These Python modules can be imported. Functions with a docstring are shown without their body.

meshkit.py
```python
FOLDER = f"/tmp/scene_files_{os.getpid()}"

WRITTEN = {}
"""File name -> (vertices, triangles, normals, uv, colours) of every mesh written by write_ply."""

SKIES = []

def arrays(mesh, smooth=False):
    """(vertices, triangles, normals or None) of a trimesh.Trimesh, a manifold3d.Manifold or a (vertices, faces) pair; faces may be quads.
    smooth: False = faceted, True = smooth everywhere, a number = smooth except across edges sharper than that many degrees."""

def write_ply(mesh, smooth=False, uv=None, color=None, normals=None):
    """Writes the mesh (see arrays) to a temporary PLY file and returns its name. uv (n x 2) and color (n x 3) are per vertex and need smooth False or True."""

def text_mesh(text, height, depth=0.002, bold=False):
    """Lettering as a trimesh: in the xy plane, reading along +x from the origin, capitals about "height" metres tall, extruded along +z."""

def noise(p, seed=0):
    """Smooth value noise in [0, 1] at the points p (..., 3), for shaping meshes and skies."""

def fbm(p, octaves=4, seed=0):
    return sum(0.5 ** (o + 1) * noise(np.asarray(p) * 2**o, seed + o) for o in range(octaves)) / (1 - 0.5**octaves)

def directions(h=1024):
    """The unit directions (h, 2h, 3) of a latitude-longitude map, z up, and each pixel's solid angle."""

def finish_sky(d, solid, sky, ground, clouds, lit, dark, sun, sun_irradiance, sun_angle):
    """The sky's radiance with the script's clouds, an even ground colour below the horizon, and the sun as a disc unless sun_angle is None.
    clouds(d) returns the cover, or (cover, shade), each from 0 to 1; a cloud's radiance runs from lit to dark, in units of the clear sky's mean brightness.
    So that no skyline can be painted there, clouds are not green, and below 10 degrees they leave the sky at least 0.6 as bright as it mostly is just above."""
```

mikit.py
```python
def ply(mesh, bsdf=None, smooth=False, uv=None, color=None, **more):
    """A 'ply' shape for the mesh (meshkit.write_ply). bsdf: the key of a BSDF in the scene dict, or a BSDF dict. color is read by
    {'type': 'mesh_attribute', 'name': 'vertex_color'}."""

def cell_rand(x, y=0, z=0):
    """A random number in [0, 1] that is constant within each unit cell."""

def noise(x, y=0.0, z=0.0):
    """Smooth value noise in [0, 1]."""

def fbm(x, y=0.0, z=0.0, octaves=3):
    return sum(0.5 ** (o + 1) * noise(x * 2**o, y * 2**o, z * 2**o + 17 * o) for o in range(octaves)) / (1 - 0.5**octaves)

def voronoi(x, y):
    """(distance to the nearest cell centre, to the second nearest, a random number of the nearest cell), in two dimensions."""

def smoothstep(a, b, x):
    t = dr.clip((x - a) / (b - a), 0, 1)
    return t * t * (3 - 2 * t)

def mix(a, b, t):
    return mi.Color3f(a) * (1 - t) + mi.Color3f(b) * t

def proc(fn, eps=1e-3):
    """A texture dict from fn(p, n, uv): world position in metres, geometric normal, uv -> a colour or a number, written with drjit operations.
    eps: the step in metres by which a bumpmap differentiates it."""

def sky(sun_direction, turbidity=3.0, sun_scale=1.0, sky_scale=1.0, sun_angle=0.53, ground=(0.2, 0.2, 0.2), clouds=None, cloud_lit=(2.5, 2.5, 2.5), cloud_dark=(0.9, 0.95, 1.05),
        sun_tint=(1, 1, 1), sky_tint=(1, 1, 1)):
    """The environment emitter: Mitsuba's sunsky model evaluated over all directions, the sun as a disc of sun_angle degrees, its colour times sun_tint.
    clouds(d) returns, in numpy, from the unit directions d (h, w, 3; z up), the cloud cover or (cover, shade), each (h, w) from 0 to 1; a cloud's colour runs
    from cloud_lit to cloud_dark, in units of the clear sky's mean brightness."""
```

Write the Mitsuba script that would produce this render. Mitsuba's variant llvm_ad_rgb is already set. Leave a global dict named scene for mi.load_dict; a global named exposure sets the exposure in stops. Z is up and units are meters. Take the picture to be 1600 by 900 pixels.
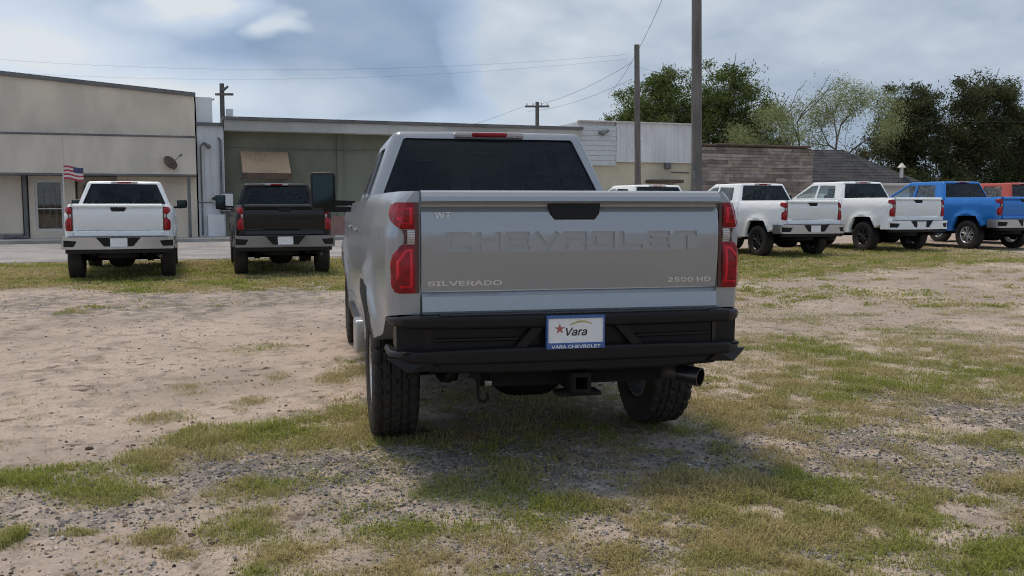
import math, random
import numpy as np, trimesh, shapely
import drjit as dr, mitsuba as mi, mikit, meshkit
from manifold3d import Manifold, CrossSection, Mesh, JoinType, FillRule
T = mi.ScalarTransform4f
rng = np.random.default_rng(7)
random.seed(7)
scene, labels = {}, {}

# ------------------------------------------------------------------ camera, sky, exposure
CAM_H, PITCH = 1.45, 0.0895
scene['camera'] = {'type': 'perspective', 'fov': 2*math.degrees(math.atan(800/1448.9)), 'fov_axis': 'x',
    'near_clip': 0.05, 'far_clip': 2000.0,
    'to_world': T().look_at(origin=[0, 0, CAM_H], target=[0, math.cos(PITCH), CAM_H-math.sin(PITCH)], up=[0, 0, 1])}
exposure = 1.98

def clouds(d):
    az = np.degrees(np.arctan2(d[..., 0], d[..., 1])); el = np.degrees(np.arcsin(np.clip(d[..., 2], -1, 1)))
    p = np.stack([d[..., 0]*5, d[..., 1]*5, d[..., 2]*9.5], -1)
    n = meshkit.fbm(p*1.3, 5, 3); n2 = meshkit.fbm(p*3.1+7, 5, 11); n3 = meshkit.fbm(p*0.6+3, 3, 23)
    wa, we = (n2-.5)*5.0, (n-.5)*3.2
    def blob(a, e, ra, re, soft=.5):
        q = np.sqrt(((az+wa-a)/ra)**2+((el+we-e)/re)**2)
        return np.clip((1+soft-q)/(2*soft), 0, 1)
    cover = np.clip(.72+.5*(n3-.4), 0, 1)
    shade = np.clip(.35+1.1*(n-.45), 0, 1)
    band = blob(-27, 8.2, 6, 2.6, .6); band = np.maximum(band, blob(-20, 6.4, 9, 1.6, .7)); band = np.maximum(band, .7*blob(-12, 4.8, 8, .9, .7))
    puff = np.maximum(blob(-18.6, 11.3, 3.1, 1.25, .45), .9*blob(-13.8, 10.4, 1.1, .55, .6))
    right = np.clip((az+wa*.8+(el-6)*.15+3.6)/2.6, 0, 1)*np.clip((80-az)/25, 0, 1)
    blue = blob(-9, 9, 10.5, 7.5, .5)*(1-right)
    cover = np.maximum(np.maximum(cover, blue*.86), band); cover = np.maximum(cover, puff); cover = np.maximum(cover, right*.93)
    shade = shade*(1-right)+right*np.clip(.30+.016*np.maximum(az-4, 0)+1.25*(n-.5)+.45*(n2-.5)+.25*(meshkit.fbm(p*7+1, 4, 31)-.5), .0, .8)
    shade = shade*(1-blue)+blue*np.clip(.90+.5*(n-.5)+.35*(n2-.5), 0, 1)
    shade = shade*(1-.9*band)*(1-.9*puff)
    return cover, shade

scene['sky'] = mikit.sky([-.24, .24, .94], turbidity=4, sun_scale=.44, sky_scale=1.1, sun_angle=15, ground=(.16, .14, .12), clouds=clouds,
    cloud_lit=(1.52, 1.62, 1.70), cloud_dark=(.46, .64, .90), sun_tint=(1, .97, .94))

# ------------------------------------------------------------------ helpers
def add(key, mesh, bsdf, smooth=False, **more):
    k, n = key, 0
    while k in scene:
        n += 1; k = f'{key}_{n:03d}'
    scene[k] = mikit.ply(mesh, bsdf, smooth, **more) if not isinstance(mesh, dict) else {**mesh, 'bsdf': {'type': 'ref', 'id': bsdf}, **more}
    return k
def lab(key, label, category=None, group=None, kind=None):
    labels[key] = {k: v for k, v in dict(label=label, category=category, group=group, kind=kind).items() if v}
def box(x0, x1, y0, y1, z0, z1):
    return Manifold.cube((x1-x0, y1-y0, z1-z0)).translate((x0, y0, z0))
def rbox(x0, x1, y0, y1, z0, z1, r=.01, seg=8):
    return hull([(x, y, z, r) for x in (x0+r, x1-r) for y in (y0+r, y1-r) for z in (z0+r, z1-r)], seg)
def hull(sp, seg=12):
    return Manifold.batch_hull([Manifold.sphere(r, seg).translate((x, y, z)) for x, y, z, r in sp])
def rpoly(pts, r):
    c = CrossSection([np.array(pts, float)], FillRule.NonZero)
    return c.offset(-r, JoinType.Round, 2, 32).offset(2*r, JoinType.Round, 2, 32).offset(-r, JoinType.Round, 2, 32)
def cs(pts): return CrossSection([np.array(pts, float)], FillRule.NonZero)
YZ = np.array([[0, 0, 1, 0], [1, 0, 0, 0], [0, 1, 0, 0]], float)
XZ = np.array([[1, 0, 0, 0], [0, 0, -1, 0], [0, 1, 0, 0]], float)
def pyz(c, x0, x1):
    c = c if isinstance(c, CrossSection) else cs(c)
    return c.extrude(x1-x0).transform(YZ).translate((x0, 0, 0))
def pxz(c, y0, y1):
    c = c if isinstance(c, CrossSection) else cs(c)
    return c.extrude(y1-y0).transform(XZ).translate((0, y1, 0))
def tm(m):
    if isinstance(m, trimesh.Trimesh): return m
    me = m.to_mesh()
    return trimesh.Trimesh(np.array(me.vert_properties[:, :3]), np.array(me.tri_verts), process=False)
def cat(ms): return trimesh.util.concatenate([tm(m) for m in ms])
def union(ms):
    out = ms[0]
    for m in ms[1:]: out = out + m
    return out
def cyl(p0, p1, r0, r1=None, seg=16):
    p0, p1 = np.array(p0, float), np.array(p1, float); d = p1-p0; L = np.linalg.norm(d)
    M = trimesh.geometry.align_vectors([0, 0, 1], d/L)
    return Manifold.cylinder(L, r0, r0 if r1 is None else r1, seg).transform(np.hstack([M[:3, :3], p0[:, None]]))
def tube(path, radii, n=8):
    """swept tube as trimesh"""
    P = np.array(path, float); R = np.broadcast_to(np.asarray(radii, float), (len(P),))
    t = np.gradient(P, axis=0); t /= np.linalg.norm(t, axis=1, keepdims=True)
    a = np.cross(t, [0.13, .31, .94] if abs(t[0][2]) < .8 else [1, .2, 0]); a /= np.linalg.norm(a, axis=1, keepdims=True)
    b = np.cross(t, a); th = np.arange(n)*2*np.pi/n
    V = (P[:, None]+R[:, None, None]*(np.cos(th)[None, :, None]*a[:, None]+np.sin(th)[None, :, None]*b[:, None])).reshape(-1, 3)
    F = []
    for i in range(len(P)-1):
        for j in range(n):
            k = (j+1) % n; F += [[i*n+j, i*n+k, (i+1)*n+k], [i*n+j, (i+1)*n+k, (i+1)*n+j]]
    c0, c1 = len(V), len(V)+1
    for j in range(n):
        k = (j+1) % n; F += [[c0, k, j], [c1, (len(P)-1)*n+j, (len(P)-1)*n+k]]
    return trimesh.Trimesh(np.vstack([V, P[:1], P[-1:]]), F, process=False)
def sst(a, b, x):
    t = np.clip((x-a)/(b-a), 0, 1); return t*t*(3-2*t)
def beam(st):
    """hull chain of boxes (x, y0, y1, z0, z1)"""
    ms = []
    for s0, s1 in zip(st[:-1], st[1:]):
        pts = [(s[0], y, z) for s in (s0, s1) for y in s[1:3] for z in s[3:5]]
        ms.append(Manifold.hull_points(np.array(pts, float)))
    return union(ms)
def text_poly(text, height, bold=False):
    m = meshkit.text_mesh(text, height, .01, bold)
    f = m.faces[m.face_normals[:, 2] > .9]
    return shapely.union_all([shapely.Polygon(m.vertices[t][:, :2]).buffer(1e-6) for t in f])
def poly_cs(g):
    rings = []
    for q in getattr(g, 'geoms', [g]):
        q = shapely.geometry.polygon.orient(q, 1)
        rings.append(np.array(q.exterior.coords)[:-1]); rings += [np.array(r.coords)[:-1] for r in q.interiors]
    return CrossSection(rings, FillRule.EvenOdd)

# ------------------------------------------------------------------ materials
def rgb(*c): return {'type': 'rgb', 'value': list(c if len(c) == 3 else (c[0],)*3)}
def mat(name, d): scene['mat_'+name] = d; return 'mat_'+name
def prin(name, col, rough, **k):
    c = rgb(*col) if isinstance(col, tuple) else col
    return mat(name, {'type': 'twosided', 'bsdf': {'type': 'principled', 'base_color': c, 'roughness': rough, **k}})
N, FB, SS, MIX = mikit.noise, mikit.fbm, mikit.smoothstep, mikit.mix
def dusty(col, dust=(.33, .28, .22), amt=.25, scale=3.0, top=.9):
    def fn(p, n, uv):
        f = FB(p.x*scale, p.y*scale, p.z*scale, octaves=4)
        low = 1-SS(.3, top, p.z)
        return MIX(col, dust, dr.clip(amt*(SS(.45, .8, f)*.35+low*(.25+.9*f)), 0, 1))
    return mikit.proc(fn)
def varied(a, b, scale, oct_=4, lo=.3, hi=.7, streak=1.0):
    return mikit.proc(lambda p, n, uv: MIX(a, b, SS(lo, hi, FB(p.x*scale, p.y*scale, p.z*scale*streak, octaves=oct_))))
prin('paint_silver', dusty((.295, .320, .352), amt=.03), .21, metallic=.5, clearcoat=.8, clearcoat_gloss=.92)
prin('paint_white', dusty((.72, .755, .785), amt=.12), .25, clearcoat=.7, clearcoat_gloss=.95)
prin('paint_black', dusty((.007, .0075, .008), amt=.03), .25, specular=.3, clearcoat=.35, clearcoat_gloss=.96)
prin('paint_blue', dusty((.010, .165, .54), amt=.12), .22, metallic=.25, clearcoat=1.0, clearcoat_gloss=.95)
prin('paint_red', dusty((.40, .06, .035), amt=.1), .25, clearcoat=1.0, clearcoat_gloss=.95)
prin('black_plastic', dusty((.009, .009, .010), (.10, .09, .08), amt=.05), .36, specular=.22)
prin('black_gloss', (.008, .008, .009), .15, clearcoat=.5)
prin('chassis', dusty((.006, .006, .006), (.05, .04, .035), amt=.12), .8, specular=.2)
prin('chrome', (.46, .465, .47), .22, metallic=.85)
prin('rubber', dusty((.016, .016, .016), (.12, .10, .08), amt=.22, scale=9, top=.6), .7, specular=.3)
prin('alloy', (.55, .56, .58), .28, metallic=.9)
prin('alloy_dark', (.045, .047, .05), .3, metallic=.6)
prin('lamp_red', mikit.proc(lambda p, n, uv: MIX((.17, .001, .005), (.30, .003, .010), SS(.35, .75, FB(p.x*14, p.y*14, p.z*26, octaves=2)))), .14, specular=.3, clearcoat=.3, clearcoat_gloss=.97)
prin('lamp_glow', (.60, .012, .03), .15, specular=.3, clearcoat=.3, clearcoat_gloss=.97)
prin('lamp_dark', (.05, .004, .006), .12, clearcoat=1.0, clearcoat_gloss=.97)
prin('lamp_clear', mikit.proc(lambda p, n, uv: MIX((.55, .52, .52), (.30, .26, .26), SS(.45, .55, dr.abs(dr.sin(p.z*260))))), .12, clearcoat=1.0)
prin('mirror_glass', (.028, .042, .046), .05, metallic=1.0)
prin('pipe_steel', (.085, .075, .066), .5, metallic=.4)
prin('chrome_dim', (.22, .225, .23), .25, metallic=.85)
prin('seat_cloth', (.03, .03, .032), .8)
prin('seat_tan', (.30, .24, .18), .8)
prin('plate_white', (.72, .73, .75), .35)
prin('plate_blue', (.04, .10, .30), .3, clearcoat=.5)
prin('ink_black', (.015, .015, .02), .4)
prin('ink_gold', (.42, .36, .12), .4)
prin('ink_red', (.35, .10, .10), .4)
prin('badge', (.62, .63, .65), .2, metallic=.9)
mat('glass_dark', {'type': 'thindielectric', 'specular_transmittance': rgb(.045, .055, .06), 'specular_reflectance': rgb(.32, .36, .40)})
mat('glass_clear', {'type': 'thindielectric', 'specular_transmittance': rgb(.72, .80, .77)})
mat('glass_mid', {'type': 'thindielectric', 'specular_transmittance': rgb(.4, .42, .41)})

# ------------------------------------------------------------------ ground
def hgt(x, y):
    x, y = np.asarray(x, float), np.asarray(y, float)
    far = .16*sst(13, 24, y)*sst(4, 13, x)
    p = np.stack([x, y, 0*x], -1)
    near = np.exp(-((x/12)**2+((y-8)/12)**2))
    bump = (meshkit.fbm(p*1.1, 3, 5)-.5)*.05+(meshkit.fbm(p*5.5, 3, 9)-.5)*.022
    return far+bump*near
GR = [(-2.5,4.78,.36,.18,.8),(-2.05,4.6,.22,.19,.8),(-1.96,5.15,.25,.21,.7),(-1.64,5.53,.42,.3,.75),(-1.25,5.91,.49,.38,.9),(-1.03,6.4,.26,.28,.7),(-1.33,4.6,.19,.17,.55),(-1.21,4.07,.14,.15,.7),(-1.58,3.9,.12,.07,.9),(-.94,3.66,.15,.15,.7),(-1.9,4.,.07,.05,.7),(-2.21,3.95,.05,.11,.8),(-1.37,3.74,.05,.06,.6),(-.73,3.97,.11,.32,.5),(-.73,4.29,.18,.13,.4),(-.29,4.05,.31,.33,.5),(-.1,4.65,.29,.34,.7),(.18,4.3,.18,.28,.5),(-.11,3.87,.16,.11,.55),(1.17,4.33,.51,.46,.9),(.85,3.98,.36,.4,.8),(1.89,4.45,.55,.58,.75),(2.47,4.72,.39,.44,.7),(1.8,3.89,.4,.3,.7),(.53,3.73,.18,.18,.6),(2.12,3.92,.16,.46,.6),(1.98,7.06,.73,.96,.8),(3.02,7.85,.81,1.03,.8),(4.22,8.38,.81,1.34,.85),(1.55,6.31,.35,.39,.6),(2.93,9.33,.39,.67,.75),(2.58,9.74,.27,.46,.6),(4.73,10.,.62,.68,.5),(2.84,5.6,.15,.19,.8),(3.04,5.61,.15,.28,.6),(-1.43,8.05,.17,.5,.8),(-1.16,6.51,.18,.37,.6),(-2.59,9.29,.26,.25,.35),(-2.01,5.84,.09,.17,.9),(-2.58,7.38,.15,.19,.4),(-2.02,6.71,.1,.18,.6),(-2.1,7.72,.13,.17,.35),(-2.38,6.16,.19,.15,.45),(-5.9,12.87,.2,.4,.9),(1.16,6.59,.68,.84,.35),(0.,6.65,.64,1.06,.35),(-.32,5.77,.32,.33,.35),(3.44,12.37,.85,.74,.3),(6.29,13.14,.54,.66,.5),(5.53,15.04,1.25,.87,.35)]
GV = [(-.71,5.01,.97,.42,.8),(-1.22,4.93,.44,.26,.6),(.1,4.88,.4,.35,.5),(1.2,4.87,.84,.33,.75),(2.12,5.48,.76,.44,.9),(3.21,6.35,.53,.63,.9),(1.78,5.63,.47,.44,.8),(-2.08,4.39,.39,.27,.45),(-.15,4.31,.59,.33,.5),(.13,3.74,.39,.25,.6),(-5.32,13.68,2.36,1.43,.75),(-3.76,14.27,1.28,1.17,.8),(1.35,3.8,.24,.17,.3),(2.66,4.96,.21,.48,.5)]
def soft(x, y, L):
    g = mi.Float(0)
    for cx, cy, rx, ry, s in L:
        q = dr.square((x-cx)/rx)+dr.square((y-cy)/ry)
        g = dr.maximum(g, s*SS(3.4, -.25, q))
    return g
def masks(x, y):
    """grass and gravel cover of the lot at the place x, y (metres)"""
    x, y = mi.Float(x), mi.Float(y)
    wx = (FB(x*1.7, y*1.7, 3.3, octaves=4)-.5)*.9; wy = (FB(x*1.7, y*1.7, 9.1, octaves=4)-.5)*.9
    k = SS(2.5, 14, y)*1.6+.35
    X, Y = x+wx*k*.8, y+wy*k
    g = soft(X, Y, GR)
    edge_l = 14.7+FB(x*.5, 1.7, 0, octaves=3)*2.2
    verge_l = SS(edge_l-.8, edge_l+.6, y)*(1-SS(-1, 4, x))
    el = 19.4+.26*(x-6)+(FB(x*.5, 5.1, 0, octaves=3)-.5)*2.5
    verge_r = SS(el-1.2, el+.6, y)*SS(-1, 4, x)*(1-SS(10.5+.1*(y-23), 14.5, x))
    g = dr.maximum(g, .85*verge_l); g = dr.maximum(g, .95*verge_r)
    n4 = FB(x*6.5, y*6.5, 3.7, octaves=3)
    n1 = FB(x*2.3, y*2.3, 1.1, octaves=4); n2 = FB(x*.55, y*.55, 4.4, octaves=3)
    back = .55*SS(.48, .70, n1*.5+n2*.3+n4*.2)*SS(-.2, 1.6, x+(y-6)*.12)
    front = .50*SS(.32, .62, n1*.4+n2*.3+n4*.3)*SS(6.8, 5.4, y)*SS(-2.0, .3, x)+.10*SS(.5, .75, n4)
    g = dr.maximum(g, dr.maximum(back, front))
    off = (y-36)*.944-(x+19.9)*.33
    g = g*SS(-14.75, -15.3, off+.5*(n1-.5))
    g = dr.clip(g*(.10+.65*SS(.28, .62, n1)+.85*SS(.36, .60, n4)), 0, 1)
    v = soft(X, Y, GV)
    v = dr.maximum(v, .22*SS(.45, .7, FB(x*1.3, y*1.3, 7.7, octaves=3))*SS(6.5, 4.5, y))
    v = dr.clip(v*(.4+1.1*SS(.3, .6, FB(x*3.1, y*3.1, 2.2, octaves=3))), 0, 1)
    return g, v
def ground_color(p, n, uv):
    g, v = masks(p.x, p.y)
    f1 = FB(p.x*.8, p.y*.8, 0, octaves=4); f2 = FB(p.x*9, p.y*9, 5, octaves=4); f3 = N(p.x*70, p.y*70, 1.5)
    c = MIX((.43, .37, .326), (.335, .29, .257), SS(.3, .7, f1))
    c = MIX(c, (.23, .20, .178), SS(.48, .75, f2)*.6)
    c = c*(.80+.4*f3)
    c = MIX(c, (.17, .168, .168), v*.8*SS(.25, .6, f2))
    c = MIX(c, MIX((.19, .16, .105), (.13, .14, .06), SS(.35, .65, f2)), g*.75)
    u = p.x+.13*p.y+.5*dr.sin(p.y*.28)
    rut = dr.exp(-dr.square((u+2.6)/.16))+dr.exp(-dr.square((u+4.2)/.16))+dr.exp(-dr.square((u-4.6)/.2))
    c = c*(1-.17*rut*SS(.3, .6, f2))
    clod = SS(.78, .84, N(p.x*11, p.y*11, 8.8))*SS(.5, .7, f2)
    c = MIX(c, (.12, .095, .075), clod*.8)
    return c
def ground_bump(p, n, uv):
    return FB(p.x*14, p.y*14, 2, octaves=5)*1.0
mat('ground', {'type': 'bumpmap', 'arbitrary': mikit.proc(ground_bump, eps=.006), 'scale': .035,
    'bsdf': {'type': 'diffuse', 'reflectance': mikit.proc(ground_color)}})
xs = np.concatenate([np.linspace(-500, -16, 25)[:-1], np.linspace(-16, -4, 90)[:-1], np.linspace(-4, 5, 240)[:-1], np.linspace(5, 24, 120)[:-1], np.linspace(24, 500, 25)])
ys = np.concatenate([np.linspace(-80, 2.6, 12)[:-1], np.linspace(2.6, 10, 200)[:-1], np.linspace(10, 32, 110)[:-1], np.linspace(32, 700, 30)])
X, Y = np.meshgrid(xs, ys)
V = np.stack([X, Y, hgt(X, Y)], -1).reshape(-1, 3); nx = len(xs)
i, j = np.meshgrid(np.arange(nx-1), np.arange(len(ys)-1)); q = (j*nx+i).ravel()
F = np.vstack([np.stack([q, q+1, q+nx+1], 1), np.stack([q, q+nx+1, q+nx], 1)])
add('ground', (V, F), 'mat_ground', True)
lab('ground', 'bare sandy lot with patches of grass and grey gravel', 'ground', kind='structure')

# street frame: x along the shop fronts, y away from the camera behind the front line
P0, TH = np.array([-19.9, 36.0, 0]), math.atan(.35)
ST = T().translate(P0.tolist()).rotate([0, 0, 1], math.degrees(TH))
TT, MM = np.array([math.cos(TH), math.sin(TH), 0]), np.array([-math.sin(TH), math.cos(TH), 0])
def street(s, d, z=0): return P0+s*TT+d*MM+np.array([0, 0, z])
def strip(key, s0, s1, d0, d1, dz, m, label, ns=60):
    S, Dm = np.meshgrid(np.linspace(s0, s1, ns), np.linspace(d0, d1, 14))
    W = P0+S[..., None]*TT+Dm[..., None]*MM
    W[..., 2] = hgt(W[..., 0], W[..., 1])+dz
    W = W.reshape(-1, 3); i, j = np.meshgrid(np.arange(ns-1), np.arange(13)); q = (j*ns+i).ravel()
    add(key, (W, np.vstack([np.stack([q, q+1, q+ns+1], 1), np.stack([q, q+ns+1, q+ns], 1)])), m)
    lab(key, label, key.split('_')[0], kind='structure')
prin('asphalt', varied((.17, .17, .175), (.24, .235, .23), 1.2), .85)
prin('concrete', varied((.33, .32, .30), (.24, .23, .22), 1.5), .85)
strip('road', -90, 16, -14.6, -2.45, .012, 'mat_asphalt', 'pale worn asphalt street between the grass and the shop fronts')
strip('pavement', -90, 48, -2.2, .6, .13, 'mat_concrete', 'narrow concrete pavement along the foot of the shop fronts')
add('kerb', box(-90, 48, -2.45, -2.2, -.1, .14), 'mat_concrete', to_world=ST); lab('kerb', 'low concrete kerb along the far side of the street', 'kerb', kind='structure')
# ------------------------------------------------------------------ buildings along the street
prin('tan_stucco', varied((.70, .615, .50), (.58, .515, .43), 1.5, streak=.35), .9)
prin('grey_panel', varied((.64, .575, .49), (.52, .475, .41), 1.3, streak=.3), .8)
prin('grey_metal', varied((.68, .70, .72), (.55, .57, .59), 1.1, streak=.3), .55)
prin('dark_metal', varied((.10, .105, .11), (.15, .15, .15), 1.4), .55)
prin('olive_wall', varied((.20, .215, .165), (.14, .152, .115), .8, streak=.4), .9)
prin('pale_strip', varied((.46, .48, .465), (.33, .345, .335), .8, streak=.3), .7)
prin('beige_wall', varied((.58, .54, .40), (.48, .45, .34), .8, streak=.4), .85)
prin('pale_siding', varied((.56, .60, .62), (.46, .50, .52), .9, streak=.4), .6)
prin('white_frame', (.55, .55, .53), .5)
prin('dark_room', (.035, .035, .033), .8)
prin('tan_awning', varied((.46, .33, .22), (.38, .27, .18), 1.5), .7)
prin('brown_wood', varied((.11, .07, .05), (.07, .05, .04), 3), .8)
prin('red_brick', varied((.34, .20, .17), (.25, .15, .13), 3), .9)
prin('wood_a', varied((.31, .255, .215), (.20, .16, .14), 2.2, lo=.35, hi=.65), .9)
prin('wood_b', varied((.36, .31, .275), (.22, .19, .17), 2.6, lo=.35, hi=.65), .9)
prin('wood_c', varied((.21, .175, .155), (.14, .115, .10), 2.4, lo=.35, hi=.65), .9)
prin('shingle', varied((.028, .031, .037), (.05, .054, .062), 2.6), .9)
prin('pole_wood', varied((.17, .155, .145), (.105, .097, .092), 4, streak=.15), .9)
prin('cable', (.10, .10, .105), .6)
def sadd(key, m, b, **k): return add(key, m, b, to_world=ST, **k)

# tan shop on the left: gabled upper wall, projecting fascia, shop front below
B = 'shop_building'
zt = lambda s: 6.42-.078*s
S0, S1 = -12.0, 7.32
sadd(B+'__upper_wall', pxz([(S0, 3.9), (S1, 3.9), (S1, zt(S1)), (S0, zt(S0))], .0, 9), 'mat_tan_stucco')
cp = pxz([(S0, zt(S0)), (S1+.06, zt(S1)), (S1+.06, zt(S1)+.16), (S0, zt(S0)+.16)], -.10, 9.1)
sadd(B+'__roof_coping', cp, 'mat_dark_metal')
edges = np.linspace(S0, S1, 5)
for a, b in zip(edges[:-1], edges[1:]):
    sadd(B+'__fascia_panel', rbox(a+.002, min(b, S1)-.002, -.92+.006*rng.uniform(-1, 1), -.80, 2.66, 4.12, .008, 4), 'mat_grey_panel')
sadd(B+'__fascia_cap', box(S0, S1+.03, -.96, -.0, 4.125, 4.19), 'mat_dark_metal')
sadd(B+'__fascia_end', box(S1-.06, S1-.002, -.79, -.0, 2.66, 4.12), 'mat_grey_panel')
sadd(B+'__soffit', box(S0, S1, -.93, .0, 2.585, 2.652), 'mat_dark_metal')
# shop front
sadd(B+'__front_wall', union([box(S0, .86, .0, .2, .0, 2.58), box(1.10, 1.30, .0, .2, .0, 2.58), box(2.32, 2.75, .0, .2, 0, 2.58), box(4.3, S1, .0, .2, 0, 2.58), box(1.30, 2.32, .0, .2, .0, .42), box(1.30, 2.32, 0, .2, 2.42, 2.58), box(2.75, 4.3, .9, 1.1, 0, 2.58)]), 'mat_tan_stucco')
sadd(B+'__post', box(.92, 1.05, -.12, .12, .12, 2.583), 'mat_dark_metal')
sadd(B+'__post', box(6.95, 7.08, -.86, -.74, .12, 2.583), 'mat_dark_metal')
w = sadd(B+'__shop_window', box(1.30, 2.32, .08, .16, .42, 2.42)-box(1.39, 2.24, 0, .3, .51, 2.33), 'mat_white_frame')
sadd(w+'__pane', box(1.385, 2.245, .11, .116, .505, 2.335), 'mat_glass_mid')
for k in range(1, 4): sadd(w+'__glazing_bar', box(1.39+.2125*k-.012, 1.39+.2125*k+.012, .09, .104, .51, 2.33), 'mat_dark_metal')
sadd(w+'__glazing_bar', box(1.39, 2.24, .085, .106, 1.28, 1.32), 'mat_white_frame')
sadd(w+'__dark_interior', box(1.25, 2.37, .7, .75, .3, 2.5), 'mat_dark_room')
dd = sadd(B+'__door', box(3.0, 3.95, .84, .895, .13, 2.25), 'mat_dark_metal')
sadd(dd+'__pane', box(3.12, 3.83, .828, .836, .6, 2.1), 'mat_black_gloss')
sadd(B+'__rear_block', box(S0, S1-.02, 2.4, 9, -.2, 3.89), 'mat_tan_stucco')
sadd(B+'__side_wall', box(S1-.25, S1-.003, .202, 2.398, -.2, 3.89), 'mat_tan_stucco')
sadd(B+'__stain_course', box(S0, .85, -.03, -.001, .12, .34), 'mat_concrete')
lab(B, 'tan stucco shop with sloping roofline, grey fascia and white framed window on the left', 'building')
# light metal service bay between the two shops
B = 'service_bay'
sadd(B+'__wall', union([box(7.385, 8.44, .10, 6, -.3, 4.78), box(7.385, 8.02, .15, 6, 4.7, 5.86)]), 'mat_grey_metal')
for k in range(5): sadd(B+'__wall_rib', box(7.42+.245*k, 7.455+.245*k, .065, .099, .1, 4.7), 'mat_grey_metal')
sadd(B+'__ledge', box(7.36, 8.50, -.05, .12, 4.70, 4.82), 'mat_dark_metal')
sadd(B+'__low_cabinet', rbox(7.72, 8.38, -.35, .06, .13, 1.05, .02, 4), 'mat_grey_metal')
sadd(B+'__pipe', tube([(7.52, .0, .2), (7.52, .0, 3.85), (7.60, .0, 3.95), (7.66, -.02, 3.95)], .035, 8), 'mat_dark_metal')
sadd(B+'__pipe', tube([(8.30, .0, .4), (8.30, .0, 4.1), (8.22, .02, 4.2)], .045, 8), 'mat_dark_metal')
sadd(B+'__pipe', tube([(7.38, -.02, 1.55), (7.9, -.02, 1.55), (8.06, -.02, 1.62)], .022, 8), 'mat_dark_metal')
lab(B, 'narrow pale grey ribbed metal bay with pipes and cabinet between tan and green shops', 'building')
for (s, z, r, nm) in ((8.12, 1.75, .15, 'round_electric_meter'), (7.98, 1.70, .10, 'small_round_meter')):
    k = sadd(nm, rbox(s-r*.9, s+r*.9, -.13, .0, z-r*1.4, z+r*1.1, .02, 6), 'mat_grey_metal'); sadd(k+'__dial', cyl((s, -.13, z), (s, -.24, z), r*.75, None, 20), 'mat_black_gloss')
    lab(k, 'grey box electric meter on the pale metal bay, ' + ('the larger, right one' if r > .12 else 'the smaller, left one'), 'electric meter', 'electric meters on the bay')
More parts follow.
